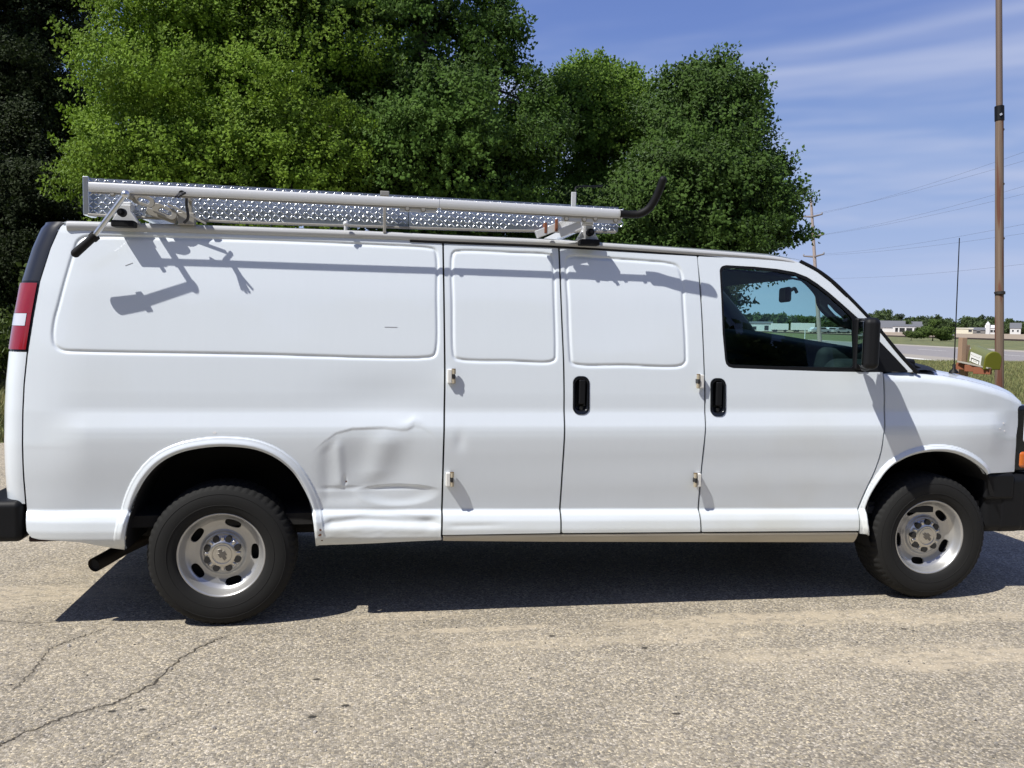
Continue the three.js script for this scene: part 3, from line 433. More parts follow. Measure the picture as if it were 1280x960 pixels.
{ // wheels
  const holeAt = (a) => { const cx = 0.157 * Math.cos(a), cy = 0.157 * Math.sin(a), s = Math.sin(a), c = Math.cos(a); return (x, y) => { const u = ((x - cx) * c + (y - cy) * s) / 0.0205, v = (-(x - cx) * s + (y - cy) * c) / 0.0415; return (Math.pow(u * u * u * u + v * v * v * v, 0.25) * 0.5 + Math.hypot(u, v) * 0.5 - 1) * 0.02; }; };
  const holes = [0, 1, 2, 3, 4].map((i) => holeAt(i * Math.PI * 2 / 5));
  const dish = smoothTable([[0, -0.052], [0.104, -0.054], [0.112, -0.066], [0.118, -0.070], [0.140, -0.068], [0.168, -0.060], [0.186, -0.046], [0.197, -0.026], [0.205, -0.006], [0.211, 0.002], [0.218, 0.001], [0.224, -0.008]], 0, 0.23, 0.001, 0.005);
  const rimFace = skin({ sdf: (x, y) => { const r = Math.hypot(x, y); let d = Math.max(r - 0.221, 0.092 - r); for (const h of holes) d = Math.max(d, -h(x, y)); return d; }, area: [-0.225, 0.225, -0.225, 0.225], step: 0.0042, zf: (x, y) => dish(Math.hypot(x, y)), flange: 0.012, r: 0.003 });
  const rimBack = lathe([[0.218, 0], [0.216, -0.03], [0.205, -0.08], [0.20, -0.16]], 64).rotateX(Math.PI / 2);
  const shade = new THREE.CircleGeometry(0.2, 40).translate(0, 0, -0.105);  // dark disc added behind the rim holes in place of shade
  const cap = lathe([[0, 0.0], [0.036, 0.0], [0.0375, -0.003], [0.0395, -0.003], [0.041, 0.001], [0.050, -0.002], [0.058, -0.008], [0.074, -0.020], [0.083, -0.033], [0.086, -0.045], [0.086, -0.06]], 64).rotateX(Math.PI / 2).translate(0, 0, -0.024);
  const lugs = [...Array(8).keys()].map((i) => { const a = (i + 0.5) * Math.PI / 4; return new THREE.CylinderGeometry(0.0140, 0.0150, 0.03, 14).rotateX(Math.PI / 2).translate(0.064 * Math.cos(a), 0.064 * Math.sin(a), -0.043); });
  const studs = [...Array(8).keys()].map((i) => { const a = i * Math.PI / 4; return new RoundedBoxGeometry(0.026, 0.017, 0.022, 3, 0.007).rotateZ(a).translate(0.060 * Math.cos(a), 0.060 * Math.sin(a), -0.040); });
  const bow = new THREE.Shape([[-0.027, -0.0065], [-0.0095, -0.0065], [-0.0125, -0.0155], [0.0085, -0.0155], [0.0115, -0.0065], [0.0290, -0.0065], [0.0255, 0.0065], [0.0100, 0.0065], [0.0130, 0.0155], [-0.0085, 0.0155], [-0.0115, 0.0065], [-0.0245, 0.0065]].map((p) => new THREE.Vector2(...p)));
  for (const g of [cap, ...lugs, ...studs]) g.scale(1.24, 1.24, 1.05);
  const emblem = new THREE.ExtrudeGeometry(bow, { depth: 0.002, bevelEnabled: true, bevelSize: 0.0007, bevelThickness: 0.0007, bevelSegments: 1 }).scale(1.15, 1.15, 1).translate(0, 0, -0.0238);
  // tyre: turned profile, its shoulder cut by tread notches
  const R = 0.3655, prof = [[0.217, 0.0], [0.223, 0.008], [0.240, 0.017], [0.275, 0.024], [0.305, 0.023], [0.325, 0.016], [0.3365, 0.010], [0.339, 0.0085], [0.350, 0.001], [0.3585, -0.010], [0.3635, -0.024], [0.365, -0.040], [R, -0.055], [R, -0.062], [0.357, -0.064], [0.357, -0.072], [R, -0.074], [R, -0.100], [0.357, -0.102], [0.357, -0.110], [R, -0.112], [R, -0.150], [0.357, -0.152], [0.357, -0.160], [R, -0.162], [0.363, -0.190], [0.350, -0.208], [0.31, -0.222], [0.24, -0.215], [0.21, -0.20]];
  const seg = 300, tp = [], ti = [];
  for (let i = 0; i <= seg; i++) { const a = i / seg * Math.PI * 2, k = i % 5, notch = k === 0 || k === 1 ? 1 : 0; for (let j = 0; j < prof.length; j++) { let [r, z] = prof[j]; if (notch && j >= 8 && j <= 13) { r -= j === 8 ? 0.001 : 0.0024; if (j < 11) z -= 0.003; } if (((k + 2) % 5 < 1) && j > 15 && j < 26) r -= 0.004; tp.push(r * Math.cos(a), r * Math.sin(a), z); } }
  for (let i = 0; i < seg; i++) for (let j = 0; j < prof.length - 1; j++) { const a = i * prof.length + j, b = a + 1, c = a + prof.length, d = c + 1; ti.push(a, b, c, b, d, c); }
  const tyreG = new THREE.BufferGeometry(); tyreG.setAttribute('position', new THREE.Float32BufferAttribute(tp, 3)); tyreG.setAttribute('uv', new THREE.Float32BufferAttribute(new Float32Array(tp.length / 3 * 2), 2)); tyreG.setIndex(ti.flatMap((_, q) => q % 3 ? [] : [ti[q], ti[q + 2], ti[q + 1]])); tyreG.computeVertexNormals();
  const ring = [0.262, 0.318].map((r) => new THREE.TorusGeometry(r, 0.0018, 6, 120).translate(0, 0, r < 0.3 ? 0.0215 : 0.019));
  for (const [x, z, turn, spin] of [[0, -0.045, 0, 0.0], [3.947, -0.045, 0, -0.47], [0, -1.955, Math.PI, 0], [3.947, -1.955, Math.PI, 0.3]]) {
    const w = sub('wheel', van); w.position.set(x, 0.3655, z); w.rotation.set(0, turn, 0);
    const hub = (o) => { o.rotation.z = spin; return o; };
    part('tyre', [tyreG.clone(), ...ring], M.tyre, w);
    hub(part('rim', [rimFace, rimBack], M.rimPaint, w));
    part('brake_and_shade', [shade, new THREE.CylinderGeometry(0.155, 0.155, 0.05, 40).rotateX(Math.PI / 2).translate(0, 0, -0.15)], M.dark, w);
    hub(part('hub_cap', [cap, ...studs], M.chrome, w)); for (const l of lugs) hub(part('lug_nut', l, M.lug, w));
    const e = part('emblem', [emblem], M.emblem, w); e.rotation.z = x ? -0.75 : -1.05;
  }
}
{ // door mirror and aerial
  const mi = sub('door_mirror', van);
  part('mirror_housing', [new RoundedBoxGeometry(0.085, 0.275, 0.215, 5, 0.034).rotateY(-0.42).translate(3.385, 1.488, 0.150)], M.blackPlastic, mi);
  part('mirror_glass', [new RoundedBoxGeometry(0.006, 0.235, 0.185, 2, 0.003).translate(-0.042, 0, 0).rotateY(-0.42).translate(3.385, 1.488, 0.150)], M.mirrorGlass, mi);
  part('mirror_arm', [tube([V3(3.47, 1.355, -0.02), V3(3.43, 1.352, 0.05), V3(3.42, 1.365, 0.12)], 0.022, 16, 10), tube([V3(3.47, 1.585, -0.06), V3(3.43, 1.60, 0.02), V3(3.42, 1.60, 0.10)], 0.020, 16, 10), box(3.425, 3.50, 1.335, 1.625, -0.075, -0.035, 0.012)], M.blackPlastic, mi);
  const an = sub('aerial', van), b = V3(4.16, 1.315, -0.20);
  part('aerial_base', [lathe([[0, 0.05], [0.008, 0.05], [0.010, 0.022], [0.024, 0.010], [0.028, -0.004]], 20).translate(b.x, b.y, b.z)], M.blackPlastic, an);
  part('aerial_mast', [bar(V3(b.x, b.y + 0.04, b.z), V3(b.x + 0.012, 2.112, b.z - 0.03), 0.0036, 8, 0.0028)], M.blackPlastic, an);
}
// ---------------------------------------------------------------- ladder rack on the roof
{
  const rack = thing('ladder_rack', 'aluminium drop-down ladder rack with diamond plate side lying along the white van roof', 'ladder rack', V3(0, 0, 0));
  const zp = -0.20, topY = (x) => interp([[-0.65, 2.247], [2.08, 2.207]], x), botY = (x) => interp([[-0.65, 2.068], [0.08, 2.056], [1.4, 2.060], [2.07, 2.074]], x);
  const plateG = (x0, x1) => grid(20, 4, (u, v) => { const x = lerp(x0, x1, u); return [x, lerp(botY(x), topY(x), v), zp]; });
  part('side_plate', [plateG(-0.645, 0.93), grid(20, 1, (u, v) => { const x = lerp(-0.645, 0.93, u); return [x, topY(x), zp - v * 0.10]; })], M.plate, rack, 'rear diamond plate panel');
  part('side_plate', [plateG(0.934, 2.075), grid(20, 1, (u, v) => { const x = lerp(0.934, 2.075, u); return [x, topY(x), zp - v * 0.10]; })], M.plate, rack, 'front diamond plate panel');
  const lugs = [], lug = new THREE.SphereGeometry(1, 8, 5);
  const sp = 0.0215;
  for (let i = 0; i < 128; i++) for (let j = 0; j < 9; j++) {
    const x = -0.635 + i * sp, y = topY(x) - 0.014 - j * sp; if (y < botY(x) + 0.012 || Math.abs(x - 0.932) < 0.014) continue;
    lugs.push(lug.clone().scale(0.0120 * rr(0.9, 1.08), 0.0036 * rr(0.8, 1.2), 0.0026 * rr(0.55, 1.2)).rotateZ(((i + j) % 2 ? 0.72 : -0.72) + rr(-0.09, 0.09)).rotateX(rr(-0.07, 0.07)).translate(x + rr(-1, 1) * 0.0008, y, zp + 0.0006));
  }
  tag(part('tread_pattern', lugs, M.plateLug, rack), null, null, null, 'stuff');
  part('bottom_lip', [beam(V3(-0.645, botY(-0.645) - 0.004, zp + 0.012), V3(0.08, botY(0.08) - 0.004, zp + 0.012), 0.03, 0.012, 0.003), beam(V3(0.08, botY(0.08) - 0.004, zp + 0.012), V3(1.4, botY(1.4) - 0.004, zp + 0.012), 0.03, 0.012, 0.003), beam(V3(1.4, botY(1.4) - 0.004, zp + 0.012), V3(2.06, botY(2.06) - 0.004, zp + 0.012), 0.03, 0.012, 0.003)], M.steelWorn, rack);
  part('end_channel', [box(-0.668, -0.640, 2.062, 2.252, zp - 0.10, zp + 0.020, 0.004)], M.alu, rack);
  part('backing_plate', [box(-0.60, 2.03, 2.08, 2.19, zp - 0.03, zp - 0.02)], M.steelWorn, rack);
  // sliding side tube with its black rubber hook
  const tubeY = (x) => interp([[-0.58, 2.178], [0.22, 2.1735], [1.37, 2.160], [2.05, 2.147]], x);
  const tp = (x) => V3(x, tubeY(x), -0.02);
  const railBar = (a, b, h) => { const g = bar(tp(a), tp(b), h, 24), P = g.attributes.position; for (let i = 0; i < P.count; i++) P.setZ(i, -0.02 + (P.getZ(i) + 0.02) * 0.30); g.computeVertexNormals(); return g; };
  part('side_rail', railBar(-0.59, 1.08, 0.0225), M.whiteAlu, rack); part('side_rail', railBar(1.082, 2.045, 0.0235), M.whiteAlu, rack);
  part('tube_flange', [beam(V3(-0.58, tubeY(-0.58) - 0.021, -0.026), V3(1.07, tubeY(1.07) - 0.021, -0.026), 0.006, 0.020, 0.002), beam(V3(1.09, tubeY(1.09) - 0.021, -0.026), V3(2.04, tubeY(2.04) - 0.021, -0.026), 0.006, 0.020, 0.002)], M.steelWorn, rack);
  part('hook', [tube([V3(2.03, 2.1475, -0.02), V3(2.09, 2.1465, -0.018), V3(2.135, 2.150, -0.008), V3(2.178, 2.176, 0.008), V3(2.205, 2.222, 0.028), V3(2.222, 2.275, 0.05), V3(2.232, 2.318, 0.068)], 0.0205, 50, 14), new THREE.SphereGeometry(0.0205, 14, 10).translate(2.232, 2.318, 0.068)], M.rubber, rack);
  for (const b of [[1.72, 2.04, 2.098, 2.135], [0.88, 1.07, 2.118, 2.150]]) part('tube_end_plate', box(...b, -0.034, -0.028, 0.002), M.whiteAlu, rack);
  for (const [x, y] of [[1.745, 2.112], [1.84, 2.112], [1.90, 2.117], [2.01, 2.113], [0.92, 2.133], [1.00, 2.131], [-0.485, 2.150], [-0.43, 2.150]]) part('bolt', [new THREE.CylinderGeometry(0.010, 0.010, 0.012, 6).rotateX(Math.PI / 2).translate(x, y, -0.024), new THREE.CylinderGeometry(0.014, 0.014, 0.004, 14).rotateX(Math.PI / 2).translate(x, y, -0.029)], M.steelWorn, rack);
  // two crossbars over the roof, each on feet that grip the drip rails
  for (const x of [-0.455, 1.885]) {
    part('crossbar', [box(x - 0.025, x + 0.025, 2.088, 2.128, -1.93, -0.13, 0.006)], M.whiteAlu, rack);
    for (const f of [0, 1]) {
      const z = f ? -1.90 : -0.10, s = f ? -1 : 1, foot = sub('mount_foot', rack);
      part('bracket', [new THREE.ExtrudeGeometry(new THREE.Shape([[-0.060, 0], [0.060, 0], [0.028, 0.050], [0.026, 0.080], [-0.026, 0.080], [-0.028, 0.050]].map((p) => new THREE.Vector2(...p))), { depth: 0.04, bevelEnabled: true, bevelSize: 0.003, bevelThickness: 0.003, bevelSegments: 1 }).translate(x, railY(x) + 0.020, z - 0.03 * s - 0.02)], M.whiteAlu, foot);
      part('clamp_pad', [box(x - 0.052, x + 0.054, railY(x) - 0.008, railY(x) + 0.024, z - 0.03, z + 0.038, 0.006)], M.rubber, foot);
      part('clamp_bolt', [new THREE.CylinderGeometry(0.019, 0.021, 0.03, 18).rotateX(Math.PI / 2).translate(x, railY(x) + 0.060, z + 0.035 * s), new THREE.CylinderGeometry(0.009, 0.009, 0.05, 6).rotateX(Math.PI / 2).translate(x, railY(x) + 0.060, z + 0.045 * s)], M.blackPlastic, foot);
    }
  }
  // crank with black grip at the rear, linkage beside it
  const cr = sub('crank_handle', rack), c0 = V3(-0.411, 2.142, 0.031), c1 = V3(-0.566, 1.936, 0.006), c2 = V3(-0.650, 1.861, -0.008), mid = c1.clone();
  part('crank_rod', [bar(c0, mid, 0.0125, 14), new THREE.SphereGeometry(0.020, 16, 12).translate(c0.x, c0.y, c0.z)], M.alu, cr);
  const dir = c2.clone().sub(mid).normalize();
  part('crank_grip', [bar(mid.clone().addScaledVector(dir, -0.012), c2, 0.0185, 16, 0.021), bar(mid.clone().addScaledVector(dir, -0.018), mid.clone().addScaledVector(dir, 0.006), 0.024, 16), new THREE.SphereGeometry(0.021, 14, 10).translate(c2.x, c2.y, c2.z)], M.rubber, cr);
  part('crank_shaft', [bar(c0, V3(c0.x, c0.y, -0.15), 0.014, 12)], M.steelWorn, cr);
  const slotPlate = (a, b, w, z) => { // flat link with rounded ends and a slot
    const L = Math.hypot(b[0] - a[0], b[1] - a[1]), sh = new THREE.Shape(); sh.absarc(0, 0, w, Math.PI / 2, Math.PI * 1.5); sh.absarc(L, 0, w, -Math.PI / 2, Math.PI / 2);
    const h = new THREE.Path(); h.absarc(L * 0.25, 0, w * 0.55, Math.PI / 2, Math.PI * 1.5); h.absarc(L * 0.85, 0, w * 0.55, -Math.PI / 2, Math.PI / 2); sh.holes.push(h);
    return new THREE.ExtrudeGeometry(sh, { depth: 0.012, bevelEnabled: true, bevelSize: 0.002, bevelThickness: 0.002, bevelSegments: 1, curveSegments: 10 }).rotateZ(Math.atan2(b[1] - a[1], b[0] - a[0])).translate(a[0], a[1], z);
  };
  part('link_plate', [slotPlate([-0.385, 2.138], [-0.330, 2.122], 0.024, -0.08)], M.steelWorn, rack);
  part('link_plate', [slotPlate([-0.300, 2.098], [-0.235, 2.072], 0.024, -0.12)], M.steelWorn, rack);
  part('link_arm', [beam(V3(-0.36, 2.090, -0.15), V3(-0.22, 2.045, -0.15), 0.04, 0.034, 0.004), beam(V3(-0.25, 2.12, -0.10), V3(-0.07, 2.030, -0.10), 0.010, 0.010, 0.002), box(-0.21, -0.13, 2.025, 2.085, -0.17, -0.12, 0.004)], M.steelWorn, rack);
  part('link_arm', [beam(V3(1.60, 2.032, -0.10), V3(1.81, 2.118, -0.10), 0.035, 0.040, 0.003), beam(V3(1.72, 2.04, -0.07), V3(1.83, 2.085, -0.05), 0.03, 0.045, 0.003), box(1.775, 1.80, 2.10, 2.255, -0.06, -0.045, 0.003), box(1.835, 1.895, 2.085, 2.135, -0.09, -0.04, 0.005)], M.whiteAlu, rack);
  part('rusty_bracket', box(1.640, 1.655, 2.04, 2.095, -0.13, -0.08, 0.003), M.rust, rack); part('rusty_bracket', box(1.695, 1.708, 2.05, 2.115, -0.08, -0.06, 0.002), M.rust, rack);
  part('spring_wire', [tube([V3(1.80, 2.235, -0.05), V3(1.805, 2.285, -0.08), V3(1.83, 2.292, -0.09), V3(1.93, 2.305, -0.14), V3(1.97, 2.312, -0.16)], 0.005, 24, 6)], M.blackPlastic, rack);
  // clamp straps across the plate
  part('clamp_strap', [box(-0.162, -0.144, 2.03, 2.205, -0.150, -0.135, 0.003), box(-0.165, -0.138, 2.140, 2.165, -0.135, -0.09, 0.003)], M.steelWorn, rack);
  part('clamp_strap', [box(0.80, 0.816, 2.02, 2.235, -0.165, -0.15, 0.003), box(0.785, 0.83, 2.205, 2.228, -0.16, -0.10, 0.003)], M.steelWorn, rack);
  part('stop_pin', [bar(V3(0.61, 2.025, -0.13), V3(0.61, 2.062, -0.13), 0.009, 10), new THREE.SphereGeometry(0.014, 10, 8).translate(0.61, 2.058, -0.13)], M.whiteAlu, rack);
  // frayed strap end, splayed like fingers
  part('strap_end', [bar(V3(-0.168, 2.172, -0.03), V3(-0.163, 2.160, 0.012), 0.011, 8, 0.013), ...[[-0.022, -0.020, 0.030], [-0.008, -0.022, 0.036], [0.004, -0.014, 0.038], [0.022, 0.000, 0.034]].map(([dx, dy, dz]) => bar(V3(-0.163 + dx * 0.3, 2.159, 0.008), V3(-0.160 + dx, 2.158 + dy, 0.010 + dz), 0.0078, 6, 0.0055)), tube([V3(-0.150, 2.19, -0.045), V3(-0.152, 2.12, -0.05), V3(-0.148, 2.05, -0.06), V3(-0.17, 2.03, -0.08)], 0.007, 16, 6)], mat(0.035, 0.035, 0.038, 0.7), rack);
  // plain rail on the far side
  part('far_side_rail', [bar(V3(-0.6, 2.15, -1.88), V3(2.0, 2.13, -1.88), 0.02, 12)], M.whiteAlu, rack);
}
// ---------------------------------------------------------------- ground, road, field
const flat = (pts, y, uvS = 1) => { const s = new THREE.Shape(pts.map(([x, z]) => new THREE.Vector2(x, -z))), g = new THREE.ShapeGeometry(s).rotateX(-Math.PI / 2).translate(0, y, 0), p = g.attributes.position, uv = new Float32Array(p.count * 2); for (let i = 0; i < p.count; i++) { uv[i * 2] = p.getX(i) * uvS; uv[i * 2 + 1] = p.getZ(i) * uvS; } g.setAttribute('uv', new THREE.BufferAttribute(uv, 2)); return g; };
// worn asphalt: pale chips in a grey binder, sandy drifts, cracks; one function of the place on the ground
const cell = 0.0090;
const gp = (px, py) => { const p = onGround(px, py); return [p.x, p.z]; };
const crackLines = [[[-20, 945], [0, 930], [50, 908], [100, 890], [145, 878], [190, 855], [230, 820], [262, 803], [280, 796]], [[18, 862], [45, 835], [62, 812], [80, 803], [104, 795], [130, 786]], [[110, 962], [150, 940], [190, 918], [215, 905], [262, 888]], [[0, 776], [40, 779], [75, 777]]].map((L) => { const P = L.map((p) => gp(...p)), out = []; for (let i = 1; i < P.length; i++) for (let k = 0; k < 14; k++) { const t = k / 14, j = (hash(i * 31 + k, L.length * 7) - 0.5) * 0.018; out.push([lerp(P[i - 1][0], P[i][0], t) + j, lerp(P[i - 1][1], P[i][1], t) + j * 0.8]); } out.push(P[P.length - 1]); return out; });
const crackD = crackLines.map((P, i) => [lineDist(P, false, 0.06), [0.0075, 0.0055, 0.0032, 0.010][i], [1, 0.8, 0.55, 0.5][i]]);
const drifts = [[960, 772, 0.75, 0.085, 0.95], [1150, 775, 0.7, 0.10, 0.95], [1230, 822, 0.75, 0.14, 0.9], [1060, 815, 0.8, 0.09, 0.55], [560, 788, 0.55, 0.035, 0.8], [760, 800, 0.9, 0.07, 0.6], [520, 770, 0.35, 0.05, 0.5], [60, 745, 0.5, 0.22, 0.7], [110, 715, 0.35, 0.18, 0.5], [820, 785, 0.5, 0.06, 0.45]].map(([px, py, a, b, s]) => [...gp(px, py), a, b, s]);
const pits = [[432, 882], [396, 849], [140, 889], [178, 887], [390, 896], [806, 810], [690, 795], [845, 892], [1130, 786]].map((p) => gp(...p));
function asphalt(x, z, out) {
  const wx = x + 0.004 * (vnoise(x * 160, z * 160) - 0.5), wz = z + 0.004 * (vnoise(x * 160 + 50, z * 160 + 50) - 0.5);
  const cx = Math.floor(wx / cell), cz = Math.floor(wz / cell); let d1 = 9, d2 = 9, id = 0;
  for (let j = -1; j <= 1; j++) for (let i = -1; i <= 1; i++) { const a = cx + i, b = cz + j, h = hash(a, b), k = hash(a + 911, b - 377), dx = a + 0.15 + 0.7 * h - wx / cell, dz = b + 0.15 + 0.7 * k - wz / cell, r = 0.75 + 0.5 * hash(a - 57, b + 83), d = Math.sqrt(dx * dx + dz * dz) * r; if (d < d1) { d2 = d1; d1 = d; id = hash(a * 3 + 1, b * 5 + 2); } else if (d < d2) d2 = d; }
  const edge = sst(0.02, 0.22, d2 - d1), big = fbm(x * 0.9 + 3, z * 1.3 + 8, 3), mid = fbm(x * 5 + 1, z * 5 + 9, 3), fine = vnoise(x * 420, z * 420);
  let tone = id < 0.30 ? 0.10 + id * 0.4 : id < 0.78 ? 0.24 + (id - 0.3) * 0.36 : 0.44 + (id - 0.78) * 1.1;
  tone *= 0.86 + 0.28 * fine;
  const warm = hash(Math.floor(id * 9973), 5);
  tone *= 1.02; let r = tone * (1.03 + 0.10 * warm), g = tone * (0.92 + 0.03 * warm), b = tone * (0.75 - 0.13 * warm);
  const bind = 0.13 + 0.10 * mid;
  r = lerp(bind * 1.06, r, 0.25 + 0.75 * edge); g = lerp(bind * 0.95, g, 0.25 + 0.75 * edge); b = lerp(bind * 0.79, b, 0.25 + 0.75 * edge);
  { const m = 0.295; r = lerp(m * 1.06, r, 0.78); g = lerp(m * 0.955, g, 0.78); b = lerp(m * 0.80, b, 0.78); }
  const k = 0.80 + 0.20 * big + 0.22 * mid; r *= k; g *= k; b *= k;
  let h = 0.35 * edge * (0.6 + 0.4 * id) + 0.35 * edge;
  // sand lying between and over the chips
  let dust = 0.16 * sst(0.45, 0.8, fbm(x * 2.2 + 40, z * 3.4 + 3, 4));
  for (const [dx, dz, a, bb, s] of drifts) { const q = ((x - dx) / a) ** 2 + ((z - dz - 0.06 * (x - dx) * 0.2) / bb) ** 2; if (q < 4) dust = Math.max(dust, s * sst(1.7, 0.0, q + 2.8 * (fbm(x * 3.1 + dx, z * 9, 4) - 0.5))); }
  const cover = clamp(dust * (1.25 - 0.9 * edge * id) * (0.30 + 0.70 * sst(0.36, 0.62, fbm(x * 26, z * 44, 3))), 0, 0.74);
  r = lerp(r, 0.46 + 0.05 * fine, cover); g = lerp(g, 0.385 + 0.05 * fine, cover); b = lerp(b, 0.275 + 0.04 * fine, cover); h = lerp(h, 0.45 + 0.08 * fine, cover);
  for (const [f, w, s] of crackD) { const d = f(x, z); if (d < 0.05) { const ww = w * (0.35 + 1.1 * vnoise(x * 40, z * 40)), c = s * sst(ww, ww * 0.35, d), halo = 0.22 * s * sst(0.035, 0, d); r *= 1 - 0.84 * c - halo * (1 - c); g *= 1 - 0.85 * c - halo * (1 - c); b *= 1 - 0.86 * c - halo * (1 - c); h = lerp(h, -0.6, c * 0.8); } }
  for (const [ax, az] of pits) { const d = Math.hypot(x - ax, (z - az) * 1.4), c = sst(0.022, 0.010, d + 0.012 * (mid - 0.5)); r *= 1 - 0.85 * c; g *= 1 - 0.85 * c; b *= 1 - 0.85 * c; }
  out[0] = r; out[1] = g; out[2] = b; out[3] = clamp(0.3 + 0.6 * h, 0, 1);
}
function patch(x0, x1, z0, z1, N) {
  const bump = new Uint8Array(N * N * 4), o = [0, 0, 0, 0];
  const col = dataTexture(N, N, (d) => { for (let j = 0; j < N; j++) for (let i = 0; i < N; i++) { asphalt(lerp(x0, x1, (i + 0.5) / N), lerp(z1, z0, (j + 0.5) / N), o); const k = (j * N + i) * 4; d[k] = enc(o[0]); d[k + 1] = enc(o[1]); d[k + 2] = enc(o[2]); d[k + 3] = 255; bump[k] = bump[k + 1] = bump[k + 2] = o[3] * 255; bump[k + 3] = 255; } }, true);
  const bt = dataTexture(N, N, (d) => d.set(bump));
  for (const t of [col, bt]) t.wrapS = t.wrapT = THREE.ClampToEdgeWrapping;
  return new THREE.MeshStandardMaterial({ map: col, bumpMap: bt, bumpScale: 0.005, roughness: 0.88 });
}
{
  const tileN = 1024, o = [0, 0, 0, 0];
  const tile = dataTexture(tileN, tileN, (d) => { for (let j = 0; j < tileN; j++) for (let i = 0; i < tileN; i++) { asphalt(40 + i / tileN * 3, 60 + j / tileN * 3, o); const k = (j * tileN + i) * 4, m = 1.06; d[k] = enc(o[0] * m); d[k + 1] = enc(o[1] * m); d[k + 2] = enc(o[2] * m); d[k + 3] = 255; } }, true);
  tile.repeat.set(1 / 3, 1 / 3);
  const lotM = new THREE.MeshStandardMaterial({ map: tile, roughness: 0.9 });
  structure('parking_lot', flat([[-16, 5.2], [-16, -6.4], [-6, -6.9], [3, -6.6], [9.2, -6.2], [10.0, 0], [10.6, 5.6]], -0.004), lotM);  // near edge cut short out of view, so darker grass lowers ground bounce
  for (const [x0, x1] of [[-1.55, 1.7], [1.7, 4.95]]) structure('parking_lot', new THREE.PlaneGeometry(x1 - x0, 3.25, 1, 1).rotateX(-Math.PI / 2).translate((x0 + x1) / 2, 0, 0.275), patch(x0, x1, -1.35, 1.9, 1720));
  // grass and earth to the horizon
  const G = 512, grassT = dataTexture(G, G, (d) => { for (let j = 0; j < G; j++) for (let i = 0; i < G; i++) { const x = i / G, y = j / G, per = (f, s) => { const u = vnoise(x * f + s, y * f), v = vnoise((x - 1) * f + s, y * f), w = vnoise(x * f + s, (y - 1) * f), q = vnoise((x - 1) * f + s, (y - 1) * f); return lerp(lerp(q, w, 1 - x) * 0 + lerp(v, u, 1 - x), lerp(q, w, 1 - x), y); }; const a = per(9, 1), b = per(60, 7), c = per(180, 3), k = (j * G + i) * 4, t = 0.55 + 0.35 * a + 0.35 * (b - 0.5) + 0.5 * (c - 0.5), dry = sst(0.5, 0.8, a * 0.6 + b * 0.4); d[k] = enc((0.175 + 0.13 * dry) * t); d[k + 1] = enc((0.195 + 0.07 * dry) * t); d[k + 2] = enc(0.072 * t + 0.02 * dry); d[k + 3] = 255; } }, true);
  grassT.repeat.set(1 / 7, 1 / 7);
  const gm = new THREE.MeshStandardMaterial({ map: grassT, roughness: 1 });
  structure('ground', flat([...Array(48).keys()].map((i) => [2600 * Math.cos(i * Math.PI / 24), 2600 * Math.sin(i * Math.PI / 24)]), -0.03), gm);
  // highway beyond the grass: asphalt, paler shoulders, edge and centre lines
  const near = (z) => z > -120 ? 29.9 - 0.252 * (z + 37.7) : 50.6 - 0.19 * (z + 120), far = (z) => z > -120 ? 59.2 - 0.139 * (z + 83.2) : 64.3 - 0.19 * (z + 120);
  const strip = (f, a, b, z0, z1, y) => { const L = [], R = [], n = 60; for (let i = 0; i <= n; i++) { const z = lerp(z0, z1, i / n); L.push([f(z, a), z]); R.push([f(z, b), z]); } return flat([...L, ...R.reverse()], y); };
  const across = (z, t) => lerp(near(z), far(z), t);
  const roadT = dataTexture(256, 256, (d) => { for (let k = 0; k < 65536; k++) { const i = k & 255, j = k >> 8, t = 0.2 + 0.05 * fbm(i / 20, j / 20, 3) + 0.05 * hash(i, j); d[k * 4] = enc(t * 1.03); d[k * 4 + 1] = enc(t * 0.96); d[k * 4 + 2] = enc(t * 0.93); d[k * 4 + 3] = 255; } }, true);
  roadT.repeat.set(0.3, 0.3);
  structure('road', strip(across, 0, 1, 120, -420, -0.022), new THREE.MeshStandardMaterial({ map: roadT, roughness: 0.9 }));
  structure('road_shoulder', strip(across, 0.80, 1, 120, -420, -0.014), mat(0.36, 0.33, 0.28, 0.95));
  structure('road_shoulder', strip(across, 0.0, 0.16, 120, -420, -0.014), mat(0.33, 0.30, 0.25, 0.95));
  const lineM = mat(0.72, 0.71, 0.66, 0.8);
  structure('road_edge_line', strip(across, 0.005, 0.035, 120, -420, -0.008), lineM);
  for (let i = 0; i < 9; i++) structure('road_centre_line', strip((z, t) => across(z, 0.5 + (t ? 0.012 : 0)), 0, 1, -20 - i * 12, -25 - i * 12, -0.012), lineM);
  // ploughed field and the dark rail line at its near edge
  const fieldT = dataTexture(256, 256, (d) => { for (let k = 0; k < 65536; k++) { const i = k & 255, j = k >> 8, t = 0.26 + 0.05 * fbm(i / 30, j / 6, 3) + 0.03 * hash(i, j); d[k * 4] = enc(t * 1.1); d[k * 4 + 1] = enc(t * 0.88); d[k * 4 + 2] = enc(t * 0.62); d[k * 4 + 3] = 255; } }, true);
  fieldT.repeat.set(0.02, 0.05);
  structure('field', flat([[112, -60], [118.2, -134.3], [125.6, -185.9], [150, -330], [330, -760], [720, -560], [600, -200]], -0.018), new THREE.MeshStandardMaterial({ map: fieldT, roughness: 1 }));
  const rl = structure('rail_track', merge([beam(V3(108, 0.08, -30), V3(117, 0.08, -134.3), 2.4, 0.36), beam(V3(117, 0.08, -134.3), V3(124.4, 0.08, -185.9), 2.4, 0.36), beam(V3(124.4, 0.08, -185.9), V3(149, 0.08, -330), 2.4, 0.36)]), mat(0.05, 0.035, 0.03, 0.95));
}
